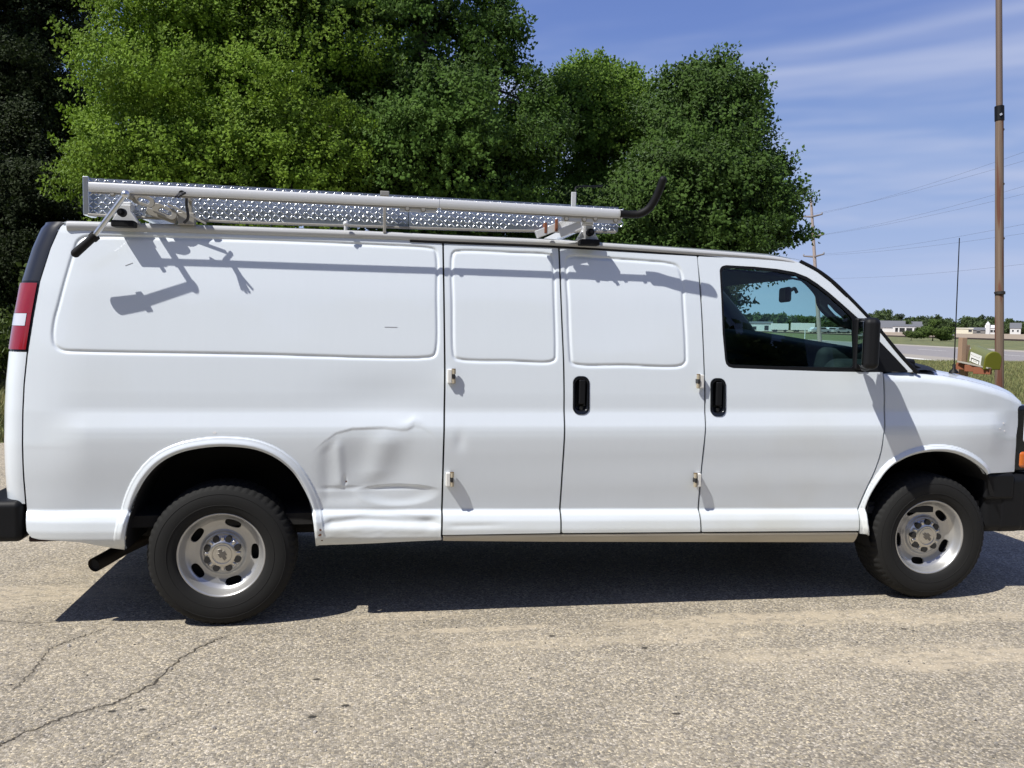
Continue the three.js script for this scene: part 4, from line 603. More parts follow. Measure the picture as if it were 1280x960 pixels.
{ // loose chips on the asphalt, grass tufts and weeds beyond it
  const chip = new THREE.IcosahedronGeometry(1, 0), n = 900, cm = mat(1, 1, 1, 0.85), I = new THREE.InstancedMesh(chip, cm, n), m4 = new THREE.Matrix4(), q = new THREE.Quaternion(), e = new THREE.Euler(), c = new THREE.Color();
  for (let i = 0; i < n; i++) { const s = rr(0.0022, 0.0055) * (rnd() < 0.06 ? 1.8 : 1); e.set(rr(0, 6), rr(0, 6), rr(0, 6)); q.setFromEuler(e); m4.compose(V3(rr(-1.3, 4.8), s * 0.3, rr(-0.4, 1.85)), q, V3(s * rr(0.8, 1.5), s * rr(0.5, 0.9), s)); I.setMatrixAt(i, m4); const t = rr(0.10, 0.5); I.setColorAt(i, c.setRGB(t, t * 0.93, t * 0.82)); }
  I.name = 'loose_gravel'; tag(I, 'small loose stone chips scattered over the worn asphalt', 'gravel', null, 'stuff'); I.castShadow = I.receiveShadow = true; scene.add(I);
  const blade = (a, l, w, bend) => { const g = new THREE.BufferGeometry(), cx = Math.cos(a), sx = Math.sin(a); const P = [[-w, 0, 0], [w, 0, 0], [-w * 0.7, l * 0.55, bend * 0.35], [w * 0.7, l * 0.55, bend * 0.35], [0, l, bend]].map(([x, y, z]) => [x * cx + z * sx, y, -x * sx + z * cx]); g.setAttribute('position', new THREE.Float32BufferAttribute(P.flat(), 3)); g.setIndex([0, 1, 3, 0, 3, 2, 2, 3, 4]); g.computeVertexNormals(); return g; };
  const tuft = merge([...Array(11).keys()].map((i) => blade(i * 2.399, rr(0.05, 0.13), 0.006, rr(0.02, 0.07)).translate(rr(-0.09, 0.09), 0, rr(-0.09, 0.09))));
  const gm = mat(1, 1, 1, 0.9, { transmission: 0.3, thickness: 0 });
  const spots = [];
  for (let i = 0; i < 26000; i++) { const z = -9 - 26 * rnd(), d = -z + 4; spots.push([0.761 + d * rr(0.66, 1.05), z, rr(0.8, 1.5)]); }
  for (let i = 0; i < 9000; i++) { const z = -8 - 20 * rnd() ** 1.3, d = -z + 4; spots.push([0.761 - d * rr(0.30, 0.60), z, rr(1.2, 3.2)]); }
  for (let i = 0; i < 6000; i++) spots.push([rr(-9, 9), rr(-13, -7), rr(1, 2.4)]);
  const J = new THREE.InstancedMesh(tuft, gm, spots.length);
  spots.forEach(([x, z, s], i) => { e.set(0, rr(0, 6.28), 0); q.setFromEuler(e); m4.compose(V3(x, -0.03, z), q, V3(s, s * rr(0.7, 1.2), s)); J.setMatrixAt(i, m4); const dry = rnd() ** 2, t = rr(0.8, 1.25); J.setColorAt(i, c.setRGB((0.175 + 0.15 * dry) * t, (0.205 + 0.08 * dry) * t, (0.060 + 0.05 * dry) * t)); });
  J.name = 'grass'; tag(J, 'short rough green grass and weeds around the parking lot', 'grass', null, 'stuff'); J.castShadow = J.receiveShadow = true; scene.add(J);
}

// ---------------------------------------------------------------- trees
const leafGeo = (L, w) => { const P = [[0, 0, 0], [-w, L * 0.42, 0.012], [0, L * 0.5, -0.006], [w, L * 0.42, 0.012], [-w * 0.55, L * 0.72, 0.004], [w * 0.55, L * 0.72, 0.004], [0, L, -0.016]], g = new THREE.BufferGeometry(); g.setAttribute('position', new THREE.Float32BufferAttribute(P.flat(), 3)); g.setIndex([0, 2, 1, 0, 3, 2, 1, 2, 4, 3, 5, 2, 4, 2, 6, 2, 5, 6]); g.computeVertexNormals(); return g; };
function twigGeo(n, L, w, len) { // a shoot along +y with n leaves, blades held roughly level
  const out = [], e = new THREE.Euler(), q = new THREE.Quaternion();
  for (let i = 0; i < n; i++) { const t = (i + 0.5) / n, a = i * 2.4 + rr(-0.4, 0.4), s = rr(0.7, 1.15); e.set(rr(0.7, 1.9), 0, rr(-0.5, 0.5)); const g = leafGeo(L * s, w * s).rotateX(e.x).rotateZ(e.z).rotateY(a); out.push(g.translate(Math.cos(a) * 0.02 + rr(-1, 1) * len * 0.24, (t - 0.3) * len, Math.sin(a) * 0.02 + rr(-1, 1) * len * 0.24)); }
  return merge(out);
}
const twigA = [twigGeo(15, 0.088, 0.034, 0.34), twigGeo(13, 0.078, 0.031, 0.30)];
const leafM = mat(1, 1, 1, 0.88, { transmission: 0.38, thickness: 0, specularIntensity: 0.35 });
const barkM = mat(0.075, 0.06, 0.047, 0.95);
// one tree: lobes are ellipsoids [centre, rx, ry, rz, twigs]; the twigs sit in boughs spread over and inside each lobe
function tree(name, label, base, lobes, tint, opts = {}) {
  const t = thing(name, label, 'tree', V3(base.x, -0.03, base.z), 0, opts.group), tw = opts.twigs || twigA, M4 = new THREE.Matrix4(), q = new THREE.Quaternion(), q2 = new THREE.Quaternion(), col = new THREE.Color();
  const items = [], limbs = [];
  const top = Math.max(...lobes.map((l) => l[0].y + l[2] * 0.5)), r0 = opts.trunk || 0.16;
  const lean = lobes[0][0].clone().sub(t.position);
  limbs.push(tube([V3(0, 0, 0), V3(lean.x * 0.1, top * 0.25, lean.z * 0.1), V3(lean.x * 0.5, top * 0.6, lean.z * 0.5), V3(lean.x * 0.8, top * 0.92, lean.z * 0.8)], r0 * 0.7, 20, 9), bar(V3(0, 0, 0), V3(lean.x * 0.1, top * 0.3, lean.z * 0.1), r0 * 1.25, 10, r0 * 0.7));
  for (const [c, rx, ry, rz, n0] of lobes) {
    const n = n0 * (opts.dense || 1);
    const nb = Math.max(4, Math.round(n / 105));
    for (let b = 0; b < nb; b++) {
      const d = V3(rr(-1, 1), rr(-1, 1), rr(-1, 1)); while (d.length() > 1 || d.length() < 0.05) d.set(rr(-1, 1), rr(-1, 1), rr(-1, 1));
      d.normalize(); const sh = rnd() < 0.80 ? rr(0.70, 1.06) : rr(0.2, 0.70), br = Math.min(rr(0.36, 0.80) * (opts.bough || 1), 0.85 * Math.min(rx, ry)), tone = rr(0.8, 1.2);
      const bc = V3(c.x + d.x * Math.max(0.05, rx - br) * sh, c.y + d.y * Math.max(0.05, ry - br * 0.5) * sh, c.z + d.z * Math.max(0.05, rz - br) * sh);
      if (rnd() < 0.16) limbs.push(bar(V3(lean.x * 0.55, top * rr(0.35, 0.6), lean.z * 0.55), bc.clone().sub(t.position), 0.045, 6, 0.012));
      const k = Math.max(14, Math.round(105 * Math.min(1.8, (br / 0.55) ** 2) * rr(0.8, 1.2)));
      for (let i = 0; i < k; i++) {
        const o = V3(rr(-1, 1), rr(-1, 1), rr(-1, 1)).multiplyScalar(br).multiply(V3(1.12, 0.42, 1.12)), p = bc.clone().add(o), out = d.clone().multiplyScalar(0.8).add(o.clone().normalize().multiplyScalar(0.6)).add(V3(rr(-0.5, 0.5), rr(-0.1, 0.5), rr(-0.5, 0.5))).normalize();
        if (p.y < 0.1) continue;
        q.setFromUnitVectors(V3(0, 1, 0), out); q2.setFromAxisAngle(V3(0, 1, 0), rr(0, 6.28)); q.multiply(q2);
        const s = rr(0.8, 1.25) * (opts.leaf || 1), f = tone * rr(0.9, 1.1);
        M4.compose(p.sub(t.position), q, V3(s, s, s)); const yel = clamp(rr(-0.3, 1) * (opts.yellow || 0), 0, 1);
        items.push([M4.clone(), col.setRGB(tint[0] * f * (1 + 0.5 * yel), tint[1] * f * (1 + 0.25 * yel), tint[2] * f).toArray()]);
      }
    }
  }
  part('trunk', limbs, barkM, t);
  tw.forEach((g, v) => { const mine = items.filter((_, i) => i % tw.length === v), I = new THREE.InstancedMesh(g, leafM, mine.length); mine.forEach(([m, c], i) => { I.setMatrixAt(i, m); I.setColorAt(i, col.fromArray(c)); }); I.name = 'foliage'; I.userData.kind = 'stuff'; I.castShadow = I.receiveShadow = true; t.add(I); });
  return t;
}
const lobe = (px, py, depth, rx, ry, rz, n) => { const k = depth / 1060; return [at(px, py, depth), rx * k, ry * k, rz, n]; };
const G0 = (px, depth) => { const p = at(px, 420, depth); return V3(p.x, 0, p.z); };
tree('maple_tree', 'tree at the left edge behind the rear of the van, shade put into its dark leaf colour', G0(-10, 16.5), [lobe(60, 130, 17.2, 95, 210, 1.8, 2600), lobe(-10, 60, 16.5, 150, 240, 2.0, 3600), lobe(25, 300, 16, 110, 180, 1.6, 2400), lobe(-110, 250, 17, 150, 240, 2.0, 1500)], [0.026, 0.042, 0.009], { trunk: 0.22, leaf: 0.75, dense: 1.6 });  // leaf tint darkened to stand for the shade this tree is in
tree('maple_tree', 'large bright yellow-green maple behind the ladder rack crank', G0(270, 13.6), [lobe(275, -60, 13.6, 185, 185, 2.3, 2600), lobe(228, 105, 13.1, 142, 150, 1.9, 2400), lobe(360, 120, 13.5, 150, 185, 2.1, 2500), lobe(195, 220, 12.6, 108, 88, 1.5, 1400), lobe(330, 270, 13.2, 200, 140, 1.9, 2200), lobe(280, -240, 14, 180, 160, 2.2, 1100), lobe(120, 150, 13, 40, 22, 0.5, 240), lobe(112, 215, 12.8, 34, 18, 0.5, 200), lobe(140, 60, 13, 46, 22, 0.5, 240)], [0.158, 0.262, 0.022], { trunk: 0.2, yellow: 0.3, leaf: 0.64, dense: 1.75 });
tree('maple_tree', 'tall deep green maple with glossy leaves behind the middle of the rack', G0(540, 14.4), [lobe(508, 40, 14.4, 148, 185, 2.2, 2800), lobe(562, 195, 14.0, 128, 160, 2.0, 2600), lobe(455, 170, 14.2, 120, 180, 1.9, 1900), lobe(500, -150, 14.6, 140, 160, 2.1, 1300), lobe(560, 320, 14.2, 180, 120, 1.8, 1500), lobe(612, 66, 14.1, 44, 34, 0.6, 260), lobe(640, 42, 14.1, 26, 20, 0.4, 150), lobe(648, 92, 14.1, 26, 18, 0.4, 150), lobe(612, 8, 14.1, 34, 20, 0.4, 180), lobe(668, 130, 14.1, 30, 26, 0.5, 200), lobe(655, 180, 14.1, 52, 60, 0.8, 420)], [0.072, 0.142, 0.020], { trunk: 0.18, yellow: 0.3, leaf: 0.76, dense: 1.5 });
tree('maple_tree', 'lighter green tree farther back between the two dark maples', G0(745, 18), [lobe(742, 190, 18, 76, 122, 1.7, 1800), lobe(700, 250, 18, 95, 130, 1.7, 1500), lobe(752, 112, 18, 46, 44, 0.9, 480), lobe(795, 225, 18, 88, 118, 1.7, 1500), lobe(745, 80, 18, 22, 18, 0.4, 130), lobe(718, 100, 18, 24, 20, 0.4, 130), lobe(772, 98, 18, 22, 18, 0.4, 120), lobe(696, 138, 18, 24, 26, 0.5, 160), lobe(812, 130, 18, 34, 26, 0.6, 220)], [0.125, 0.218, 0.024], { trunk: 0.15, yellow: 0.2, leaf: 0.8, dense: 1.4 });
tree('maple_tree', 'rounded dark green maple behind the black rack hook', G0(885, 15), [lobe(862, 195, 15, 80, 112, 1.6, 2000), lobe(890, 132, 15, 52, 50, 0.9, 560), lobe(905, 248, 14.8, 86, 82, 1.5, 1600), lobe(845, 290, 14.6, 120, 110, 1.7, 2000), lobe(948, 278, 14.9, 56, 36, 0.9, 560), lobe(862, 335, 14.8, 82, 80, 1.4, 1100), lobe(770, 320, 14.8, 110, 100, 1.5, 1500), lobe(870, 86, 15, 18, 16, 0.35, 110), lobe(900, 84, 15, 20, 16, 0.35, 110), lobe(928, 100, 15, 22, 16, 0.35, 120), lobe(838, 110, 15, 24, 20, 0.4, 140), lobe(936, 150, 15, 18, 14, 0.35, 110), lobe(964, 200, 15, 28, 18, 0.4, 170), lobe(986, 240, 15, 30, 18, 0.4, 180), lobe(986, 296, 14.9, 24, 14, 0.4, 130)], [0.064, 0.126, 0.020], { trunk: 0.16, yellow: 0.3, leaf: 0.8, dense: 1.4 });
tree('bushy_tree', 'wild shrubs growing low behind the rear corner of the van', G0(60, 13), [lobe(20, 425, 15, 55, 40, 0.9, 420), lobe(140, 400, 12.5, 120, 90, 0.9, 700)], [0.085, 0.125, 0.026], { trunk: 0.05 }).userData.category = 'shrub';
// ---------------------------------------------------------------- poles, letterbox, far side of the highway
{
  const D = 15.2, b = at(1250.6, 500, D), base = V3(b.x, -0.03, b.z), m1 = at(1249.2, 140, D), topP = at(1248.2, -60, D);
  const wood = mat(0.23, 0.155, 0.11, 0.85), woodM = new THREE.MeshStandardMaterial({ roughness: 0.85, map: dataTexture(128, 512, (d) => { for (let j = 0; j < 512; j++) for (let i = 0; i < 128; i++) { const k = (j * 128 + i) * 4, s = fbm(i / 5, j / 90, 4), r = sst(0.5, 0.72, fbm(i / 18 + 9, j / 70 + 3, 3)), t = 0.6 + 0.7 * s; d[k] = enc(lerp(0.20, 0.15, r) * t); d[k + 1] = enc(lerp(0.14, 0.06, r) * t); d[k + 2] = enc(lerp(0.10, 0.038, r) * t); d[k + 3] = 255; } }, true) });
  const p = thing('utility_pole', 'tall rusty brown pole with a black collar near the letterbox', 'pole', base);
  const L = (v) => v.clone().sub(base);
  part('lower_shaft', [bar(V3(0, 0, 0), L(m1), 0.075, 20, 0.068)], woodM, p);
  part('upper_shaft', [bar(L(m1), L(topP), 0.056, 18, 0.052), new THREE.SphereGeometry(0.052, 14, 8).translate(...L(topP).toArray())], mat(0.16, 0.115, 0.09, 0.65, { metalness: 0.2 }), p);
  part('collar', [bar(L(at(1249.3, 151, D)), L(at(1249.1, 133, D)), 0.079, 20)], M.blackPlastic, p);
  part('reflector_tag', [new RoundedBoxGeometry(0.05, 0.035, 0.012, 2, 0.004).rotateZ(0.5).translate(...L(at(1251.2, 143, D - 0.09)).toArray())], M.lensClear, p);
  part('clamp_band', [bar(L(at(1249.9, 368, D)), L(at(1249.9, 364.5, D)), 0.085, 20), bar(L(at(1243, 366, D)), L(at(1255, 366, D)), 0.018, 8)], mat(0.03, 0.026, 0.025, 0.6), p);
  for (const [px, py] of [[1254, 162], [1254.2, 230], [1254.4, 298]]) part('step_bolt', [bar(L(at(px - 2, py, D)), L(at(px + 0.8, py, D)), 0.022, 8)], mat(0.12, 0.08, 0.06, 0.8), p);
}
{ // letterbox on its wooden post, a slatted tray under it
  const c = at(1203, 440, 14.4), g = V3(c.x, -0.03, c.z), t = thing('letterbox', 'olive green letterbox with white name plate on a wooden post', 'letterbox', g), L = (px, py, d) => at(px, py, d).sub(g);
  const postM = mat(0.30, 0.20, 0.13, 0.9), tanM = mat(0.36, 0.24, 0.16, 0.9);
  part('post', [box(-0.055, 0.045, 0, at(1203, 422, 14.4).y + 0.03, -0.05, 0.05, 0.008)], tanM, t);
  part('post', [box(0.046, 0.105, 0.3, at(1203, 431, 14.4).y + 0.03, -0.045, 0.045, 0.008)], postM, t);
  const a = L(1221.5, 443.3, 14.25), f = L(1240, 450.8, 13.8), ax = f.clone().sub(a), len = ax.length(); ax.normalize();
  const side = V3(0, 1, 0).cross(ax).normalize(), up = ax.clone().cross(side).normalize(), basis = new THREE.Matrix4().makeBasis(side, up, ax).setPosition(a);
  const W = 0.122, arch = new THREE.Shape(); arch.moveTo(-W, -0.13); arch.lineTo(W, -0.13); arch.lineTo(W, 0.02); arch.absarc(0, 0.02, W, 0, Math.PI); arch.lineTo(-W, -0.13);
  const olive = mat(0.15, 0.165, 0.065, 0.5, { clearcoat: 0.3, clearcoatRoughness: 0.35 }), oliveD = mat(0.165, 0.17, 0.014, 0.55);
  part('letterbox_body', [new THREE.ExtrudeGeometry(arch, { depth: len + 0.04, bevelEnabled: true, bevelSize: 0.006, bevelThickness: 0.006, bevelSegments: 2, curveSegments: 20 }).translate(0, 0, -0.04).applyMatrix4(basis)], olive, t);
  part('letterbox_door', [new THREE.ExtrudeGeometry(arch, { depth: 0.02, bevelEnabled: true, bevelSize: 0.014, bevelThickness: 0.008, bevelSegments: 2, curveSegments: 20 }).translate(0, 0, len + 0.012).applyMatrix4(basis)], oliveD, t);
  const camSide = side.dot(CAM.clone().sub(at(1230, 447, 14))) > 0 ? 1 : -1, sx = camSide * (W + 0.0095);
  const plate = document.createElement('canvas'); plate.width = 256; plate.height = 160; const cx = plate.getContext('2d');
  cx.fillStyle = '#f2f2ee'; cx.fillRect(0, 0, 256, 160); cx.fillStyle = '#3a3d22'; // worn, unreadable strokes above and below, as in the photograph
  for (let i = 0; i < 7; i++) cx.fillRect(22 + i * 31, 30 + (i % 3) * 5, 15, 9); cx.fillRect(30, 80, 196, 16); cx.fillRect(30, 80, 16, 60); cx.fillRect(210, 80, 16, 60); cx.fillStyle = '#5c6035'; cx.fillRect(84, 112, 34, 10); cx.fillRect(134, 112, 34, 10); cx.fillRect(0, 142, 256, 18);
  const pt = new THREE.CanvasTexture(plate); pt.colorSpace = THREE.SRGBColorSpace;
  const pg = new THREE.PlaneGeometry(len * 0.74, 0.17).rotateY(camSide * Math.PI / 2).translate(sx, -0.035, len * 0.44).applyMatrix4(basis);
  part('name_plate', [new THREE.BoxGeometry(0.006, 0.176, len * 0.76).translate(sx - camSide * 0.004, -0.035, len * 0.44).applyMatrix4(basis)], mat(0.8, 0.8, 0.77, 0.5), t);
  part('plate_print', [pg], new THREE.MeshStandardMaterial({ map: pt, roughness: 0.6 }), t);
  part('tray_board', [beam(L(1201, 452.5, 14.3), L(1240, 461, 13.8), 0.20, 0.025, 0.004)], mat(0.33, 0.31, 0.27, 0.85), t);
  for (const [px, py, d] of [[1206, 458, 14.25], [1217, 460.5, 14.05], [1228, 463.5, 13.9]]) { const p = L(px, py, d); part('tray_slat', [new RoundedBoxGeometry(0.085, 0.11, 0.26, 2, 0.006).rotateY(0.6).translate(p.x, p.y, p.z)], mat(0.26, 0.09, 0.045, 0.85), t); }
}
const wires = [];
{ // power pole far across the field of view, three crossarm levels, wires to the next pole
  const D = 105, b = at(1024.5, 431, D), base = V3(b.x, -0.03, b.z), P = (px, py, d = D) => at(px, py, d).sub(base), t = thing('power_pole', 'distant wooden power pole with three pairs of raised crossarms beyond the windscreen', 'power pole', base);
  part('shaft', [bar(V3(0, 0, 0), P(1013.6, 248, D), 0.27, 14, 0.15)], mat(0.36, 0.29, 0.26, 0.9), t);
  const arms = [[1014.3, 271, [1002, 270.5], [1027.5, 267.8]], [1016.2, 296, [1004, 297.5], [1029.5, 293.2]], [1017.6, 321, [1004.5, 320.2], [1029.8, 317.6]]];
  for (const [px, py, l, r] of arms) { part('crossarm', [bar(P(px, py), P(...l, D + 1), 0.13, 8, 0.09), bar(P(px, py), P(...r, D - 2), 0.13, 8, 0.09)], mat(0.22, 0.19, 0.18, 0.85), t); for (const e of [l, r]) part('insulator', [lathe([[0, 0.28], [0.10, 0.2], [0.06, 0.12], [0.11, 0.06], [0.06, 0]], 8).translate(...P(e[0], e[1], D - (e === r ? 2 : -1)).toArray())], mat(0.25, 0.24, 0.25, 0.4), t); }
  const ends = [[1027.5, 267, 1330, 172, 56], [1002, 270, 1330, 186, 60], [1029.5, 293, 1330, 218, 56], [1004, 297, 1330, 230, 60], [1029.8, 317.5, 1330, 270, 56], [1004.5, 320, 1330, 284, 60], [1017, 348, 1330, 324, 58]];
  ends.forEach(([ax, ay, bx, by, d], i) => { const a = at(ax, ay, D - 1), e = at(bx, by, d), far = a.clone().add(a.clone().sub(e).multiplyScalar(1.2)), sag = (p, q, n = 12, s = 1.1) => [...Array(n + 1).keys()].map((k) => p.clone().lerp(q, k / n).add(V3(0, -s * 4 * (k / n) * (1 - k / n) * 0.35, 0))); const o = new THREE.Mesh(merge([tube(sag(a, e), 0.0075, 40, 5)]), mat(0.09, 0.09, 0.10, 0.6)); o.name = numbered('power_line'); tag(o, ['upper right', 'upper left', 'middle right', 'middle left', 'lower right', 'lower left', 'lowest'][i] === 'lowest' ? 'thin lowest cable strung below all the crossarms of the distant pole' : `thin wire strung from the ${['top', 'top', 'middle', 'middle', 'bottom', 'bottom'][i]} crossarm ${i % 2 ? 'end behind' : 'end in front of'} the distant pole`, 'wire'); o.castShadow = true; scene.add(o); });
}
{ // small buildings, vehicles and trees far off
  const white = mat(0.66, 0.66, 0.645, 0.75), roofM = mat(0.13, 0.135, 0.15, 0.85), dk = mat(0.02, 0.022, 0.025, 0.6), cream = mat(0.70, 0.66, 0.52, 0.8);
  const place = (px, py, d) => { const p = at(px, py, d); return V3(p.x, 0, p.z); };
  const face = (o) => { o.rotation.y = Math.atan2(CAM.x - o.position.x, CAM.z - o.position.z); return o; };
  const k = (d) => d / 1060;
  function house(name, label, px, d, w, h, roofH, dep, wallM, wins, rm = roofM) { // w, h in metres
    const o = face(thing(name, label, 'building', place(px, 416, d)));
    part('wall', [box(-w / 2, w / 2, -0.1, h, -dep, 0)], wallM, o);
    const sh = new THREE.Shape([[-dep / 2 - 0.4, 0], [dep / 2 + 0.4, 0], [0, roofH]].map((p) => new THREE.Vector2(...p)));
    part('roof', [new THREE.ExtrudeGeometry(sh, { depth: w + 0.8, bevelEnabled: false }).rotateY(Math.PI / 2).translate(-w / 2 - 0.4, h, -dep / 2)], rm, o);
    for (const [x, y, ww, hh] of wins) { const f = part('window', [box(x - ww / 2, x + ww / 2, y, y + hh, -0.05, 0.05)], dk, o); part('frame', [box(x - ww / 2 - 0.1, x + ww / 2 + 0.1, y + hh, y + hh + 0.15, 0, 0.12), box(x - ww / 2 - 0.1, x + ww / 2 + 0.1, y - 0.15, y, 0, 0.14)], white, f); }
    return o;
  }
  house('long_building', 'long low white building with dark openings behind the bush', 1134, 600, 19, 4.2, 1.6, 9, white, [[-7, 0.3, 1.8, 2.9], [-3.4, 0.3, 3.4, 2.9], [1.2, 0.3, 3.8, 2.9], [5.4, 0.3, 2.2, 2.9], [8, 0.3, 1.2, 2.9]]);
  house('grey_roof_house', 'low house with broad grey roof just beyond the windscreen pillar', 1108, 620, 24, 3.2, 5.2, 12, white, [[-9, 1, 1.6, 1.6], [-4, 1, 2.2, 1.6], [8, 1, 1.6, 1.6]]);
  house('grey_roof_house', 'grey roofed house next to the long white building', 1139, 660, 14, 4.5, 4.0, 10, mat(0.42, 0.44, 0.48, 0.8), [[-4, 1, 1.6, 1.8], [3, 1, 1.6, 1.8]]);
  const fh = house('farmhouse', 'white two-storey farmhouse just left of the brown pole', 1238, 540, 5.6, 4.0, 1.8, 6, white, [[0.6, 1.2, 1.4, 1.5], [2.0, 1.2, 0.7, 1.5]], white);
  part('gable_wing', [box(-2.8, -0.5, -0.1, 6.2, -5, 0.6), new THREE.ConeGeometry(1.9, 2.0, 4).rotateY(Math.PI / 4).translate(-1.65, 7.2, -2)], white, fh);
  const bh = house('white_house', 'white house with dark roof seen past the brown pole', 1269, 640, 7, 4.4, 4.2, 9, white, [[-1.6, 1.8, 1.1, 1.4], [1.6, 1.8, 1.1, 1.4]]);
  house('cream_shed', 'long cream shed beyond the letterbox post', 1205, 560, 10, 3.3, 0.5, 5, cream, [[3.5, 1.2, 2, 1.4]], cream);
  house('cream_shed', 'low grey barn beside the cream shed', 1221, 600, 10, 2.6, 1.8, 6, mat(0.20, 0.19, 0.18, 0.9), [[1, 0.4, 2.4, 1.6]]);
  house('warehouse', 'pale grey warehouse seen through the cab windows', 951, 420, 10.5, 3.8, 0.9, 12, mat(0.55, 0.57, 0.58, 0.7), [[-3, 0.6, 1.6, 1.6], [2.6, 0.3, 2, 2.4]]);
  function trailer(label, px, d, w, h, group) { const o = face(thing('box_trailer', label, 'trailer', place(px, 415, d), 0)); o.rotation.y += 0.2; part('cargo_box', [box(-w / 2, w / 2, 0.75, h, -2.4, 0, 0.08)], white, o); part('chassis_frame', [box(-w / 2 + 0.2, w / 2 - 0.2, 0.5, 0.75, -2.2, -0.2)], dk, o); for (const x of [-w * 0.34, -w * 0.22, w * 0.33]) for (const z of [-0.15, -2.1]) part('wheel', [new THREE.CylinderGeometry(0.48, 0.48, 0.3, 16).rotateX(Math.PI / 2).translate(x, 0.48, z)], dk, o); return o; }
  trailer('shorter white box trailer seen through the cab windows', 975, 365, 7.0, 3.5); trailer('longer white box trailer with lifted roof seen through the cab windows', 1004, 370, 9.8, 3.9);
  const carBody = (() => { const s = new THREE.Shape(); s.moveTo(-2.2, 0.35); s.lineTo(2.2, 0.35); s.lineTo(2.25, 0.8); s.quadraticCurveTo(1.9, 0.95, 1.25, 0.98); s.lineTo(0.55, 1.5); s.lineTo(-1.2, 1.5); s.lineTo(-1.9, 1.0); s.lineTo(-2.25, 0.9); s.lineTo(-2.2, 0.35); return new THREE.ExtrudeGeometry(s, { depth: 1.6, bevelEnabled: true, bevelSize: 0.06, bevelThickness: 0.08, bevelSegments: 2 }).translate(0, 0, -1.6); })();
  const cars = [[1023, 325, 0.80, 'white'], [1029, 318, 0.30, 'grey'], [1035, 326, 0.80, 'white'], [1042, 320, 0.66, 'silver'], [1048, 326, 0.80, 'white'], [1054, 319, 0.28, 'grey'], [1059, 325, 0.80, 'white'], [1065, 321, 0.70, 'silver']];
  const order = ['first', 'second', 'third', 'fourth', 'fifth', 'sixth', 'seventh', 'eighth'];
  cars.forEach(([px, d, t, n], i) => { const o = face(thing('parked_car', `${n} car far off through the cab window, ${order[i]} in the row from the trailers`, 'car', place(px, 415, d), 0, 'cars parked in a far row')); o.rotation.y += 0.5; o.scale.setScalar(1.4); part('car_body', [carBody], mat(t, t, t * 1.02, 0.35, { clearcoat: 1, clearcoatRoughness: 0.1 }), o); part('car_window', [box(-1.3, 0.7, 1.02, 1.40, 0.06, 0.1, 0.02), box(-1.3, 0.7, 1.02, 1.40, -1.70, -1.66, 0.02)], dk, o); for (const x of [-1.35, 1.4]) for (const z of [0, -1.6]) part('wheel', [new THREE.CylinderGeometry(0.33, 0.33, 0.22, 14).rotateX(Math.PI / 2).translate(x, 0.33, z)], dk, o); });
  const ub = face(thing('utility_cabinet', 'grey utility cabinet standing at the field edge behind the aerial', 'cabinet', place(1187, 420, 195)));
  part('cabinet_body', [box(-0.85, 0.85, 0, 1.85, -0.9, 0, 0.03)], mat(0.33, 0.36, 0.38, 0.6), ub); part('cabinet_door', [box(-0.80, -0.02, 0.12, 1.72, 0, 0.03, 0.01), box(0.02, 0.80, 0.12, 1.72, 0, 0.03, 0.01)], mat(0.36, 0.39, 0.41, 0.6), ub); part('cabinet_plinth', [box(-0.95, 0.95, -0.1, 0.12, -1.0, 0.08)], dk, ub);
  const mk = thing('marker_post', 'thin white marker post in the grass seen through the cab window', 'post', place(1006, 420, 120)); part('post_shaft', [box(-0.05, 0.05, 0, 1.5, -0.05, 0.05, 0.01)], white, mk);
  // bushes by the highway and the wood along the horizon
  const bigTwig = [twigGeo(16, 0.26, 0.11, 0.8)], B = (px, py, d, rx, ry, rz, n) => lobe(px, py, d, rx, ry, rz, n);
  const bush = tree('bush', 'rounded green bush on the far verge of the highway', G0(1166, 131), [B(1167, 414, 131, 15, 12, 1.8, 420), B(1181, 418, 131, 10, 8, 1.3, 180), B(1155, 418, 131, 12, 8, 1.4, 200)], [0.11, 0.17, 0.035], { twigs: bigTwig, leaf: 0.7, bough: 1.2, trunk: 0.08 }); bush.userData.category = 'bush';
  const bush2 = tree('bush', 'smaller pale bush left of the rounded bush across the highway', G0(1139, 131), [B(1141, 420, 131, 11, 6, 1.3, 160)], [0.085, 0.125, 0.03], { twigs: bigTwig, leaf: 0.6, bough: 0.9, trunk: 0.05 }); bush2.userData.category = 'bush';
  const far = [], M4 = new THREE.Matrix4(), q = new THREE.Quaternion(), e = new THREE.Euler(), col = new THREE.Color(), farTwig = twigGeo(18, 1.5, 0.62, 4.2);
  const skyline = (px) => interp([[560, 23], [850, 24], [960, 20], [985, 22], [1010, 17], [1085, 21], [1100, 26], [1112, 29], [1122, 24], [1130, 17], [1140, 18], [1152, 21], [1166, 23], [1180, 22], [1190, 15], [1196, 14], [1203, 20], [1216, 23], [1232, 24], [1245, 18], [1258, 21], [1268, 15], [1290, 18], [1400, 22], [1900, 20]], px);
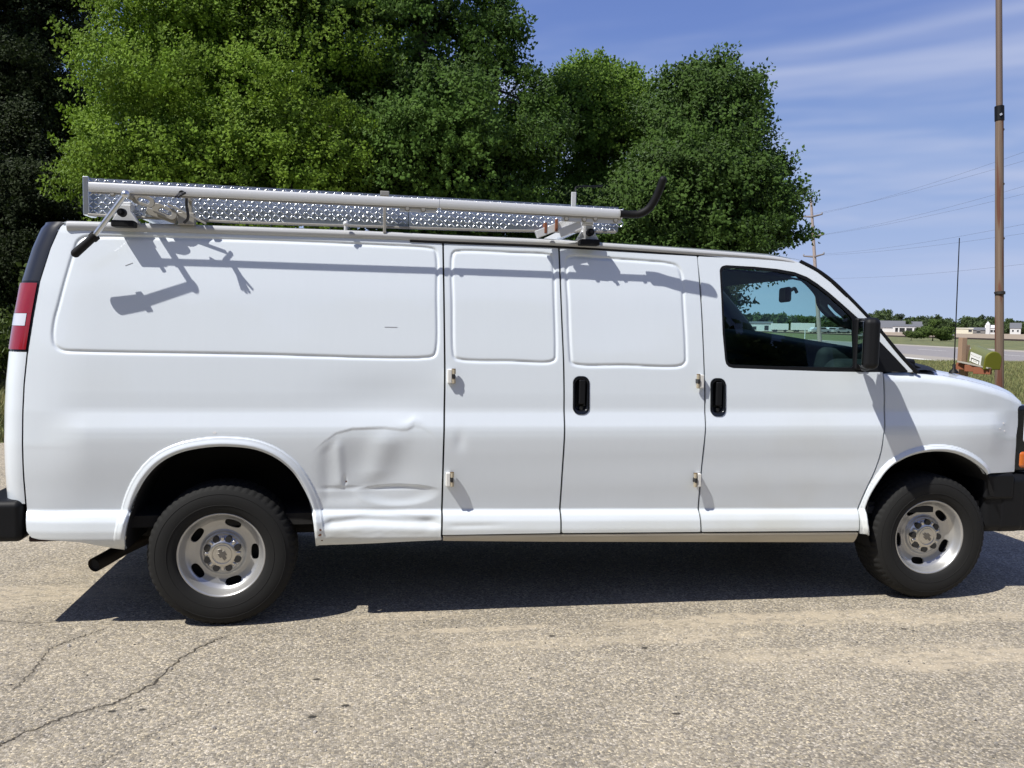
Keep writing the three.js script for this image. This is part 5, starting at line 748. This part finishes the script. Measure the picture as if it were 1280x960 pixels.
  for (let i = 0; i < 330; i++) {
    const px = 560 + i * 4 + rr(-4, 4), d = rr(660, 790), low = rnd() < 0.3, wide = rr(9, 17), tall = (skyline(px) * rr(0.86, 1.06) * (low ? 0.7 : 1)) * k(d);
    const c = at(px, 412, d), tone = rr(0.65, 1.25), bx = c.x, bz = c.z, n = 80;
    for (let j = 0; j < n; j++) { const a = rr(0, 6.28), u = rnd() ** 0.8, rad = wide * 0.5 * Math.sqrt(rnd()) * Math.sin(Math.PI * clamp(0.16 + 0.80 * u, 0, 1)) ** 0.5; e.set(rr(-0.9, 0.9), rr(0, 6.28), rr(-0.9, 0.9)); q.setFromEuler(e); const s = rr(0.55, 0.95); M4.compose(V3(bx + Math.cos(a) * rad, -1 + tall * (0.05 + 0.88 * u), bz + Math.sin(a) * rad), q, V3(s, s, s)); const f = tone * rr(0.8, 1.25); far.push([M4.clone(), [0.095 * f, 0.140 * f, 0.050 * f]]); }  // leaf colour lightened to stand in for distance haze
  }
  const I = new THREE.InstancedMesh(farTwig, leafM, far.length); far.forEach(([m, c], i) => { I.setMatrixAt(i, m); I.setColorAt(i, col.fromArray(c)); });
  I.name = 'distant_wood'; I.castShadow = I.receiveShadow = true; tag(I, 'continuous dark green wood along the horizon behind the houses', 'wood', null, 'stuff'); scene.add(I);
}
{ // unseen trees added behind the camera to block sky fill; they show in reflections
  const twig = twigGeo(18, 0.5, 0.22, 1.6), list = [], M4 = new THREE.Matrix4(), q = new THREE.Quaternion(), e = new THREE.Euler(), c = new THREE.Color();
  for (let i = 0; i < 26; i++) { const cx = -46 + i * 3.9 + rr(-1, 1), cz = rr(17, 23), h = rr(6.5, 9.5); for (let j = 0; j < 430; j++) { const a = rr(0, 6.28), u = rnd(), r = 2.9 * Math.sqrt(rnd()) * Math.sin(Math.PI * clamp(0.2 + 0.75 * u, 0, 1)) ** 0.5; e.set(rr(-1, 1), rr(0, 6.28), rr(-1, 1)); q.setFromEuler(e); const s = rr(0.6, 1.1), f = rr(0.7, 1.3); M4.compose(V3(cx + Math.cos(a) * r, 0.2 + h * u * 0.93, cz + Math.sin(a) * r), q, V3(s, s, s)); list.push([M4.clone(), [0.075 * f, 0.11 * f, 0.025 * f]]); } }
  const I = new THREE.InstancedMesh(twig, leafM, list.length); list.forEach(([m, k], i) => { I.setMatrixAt(i, m); I.setColorAt(i, c.fromArray(k)); });
  I.name = 'added_tree_screen'; I.castShadow = I.receiveShadow = true; tag(I, 'row of green trees added out of view behind the camera to block sky fill', 'wood', null, 'stuff'); scene.add(I);
}
renderer.render(scene, camera);
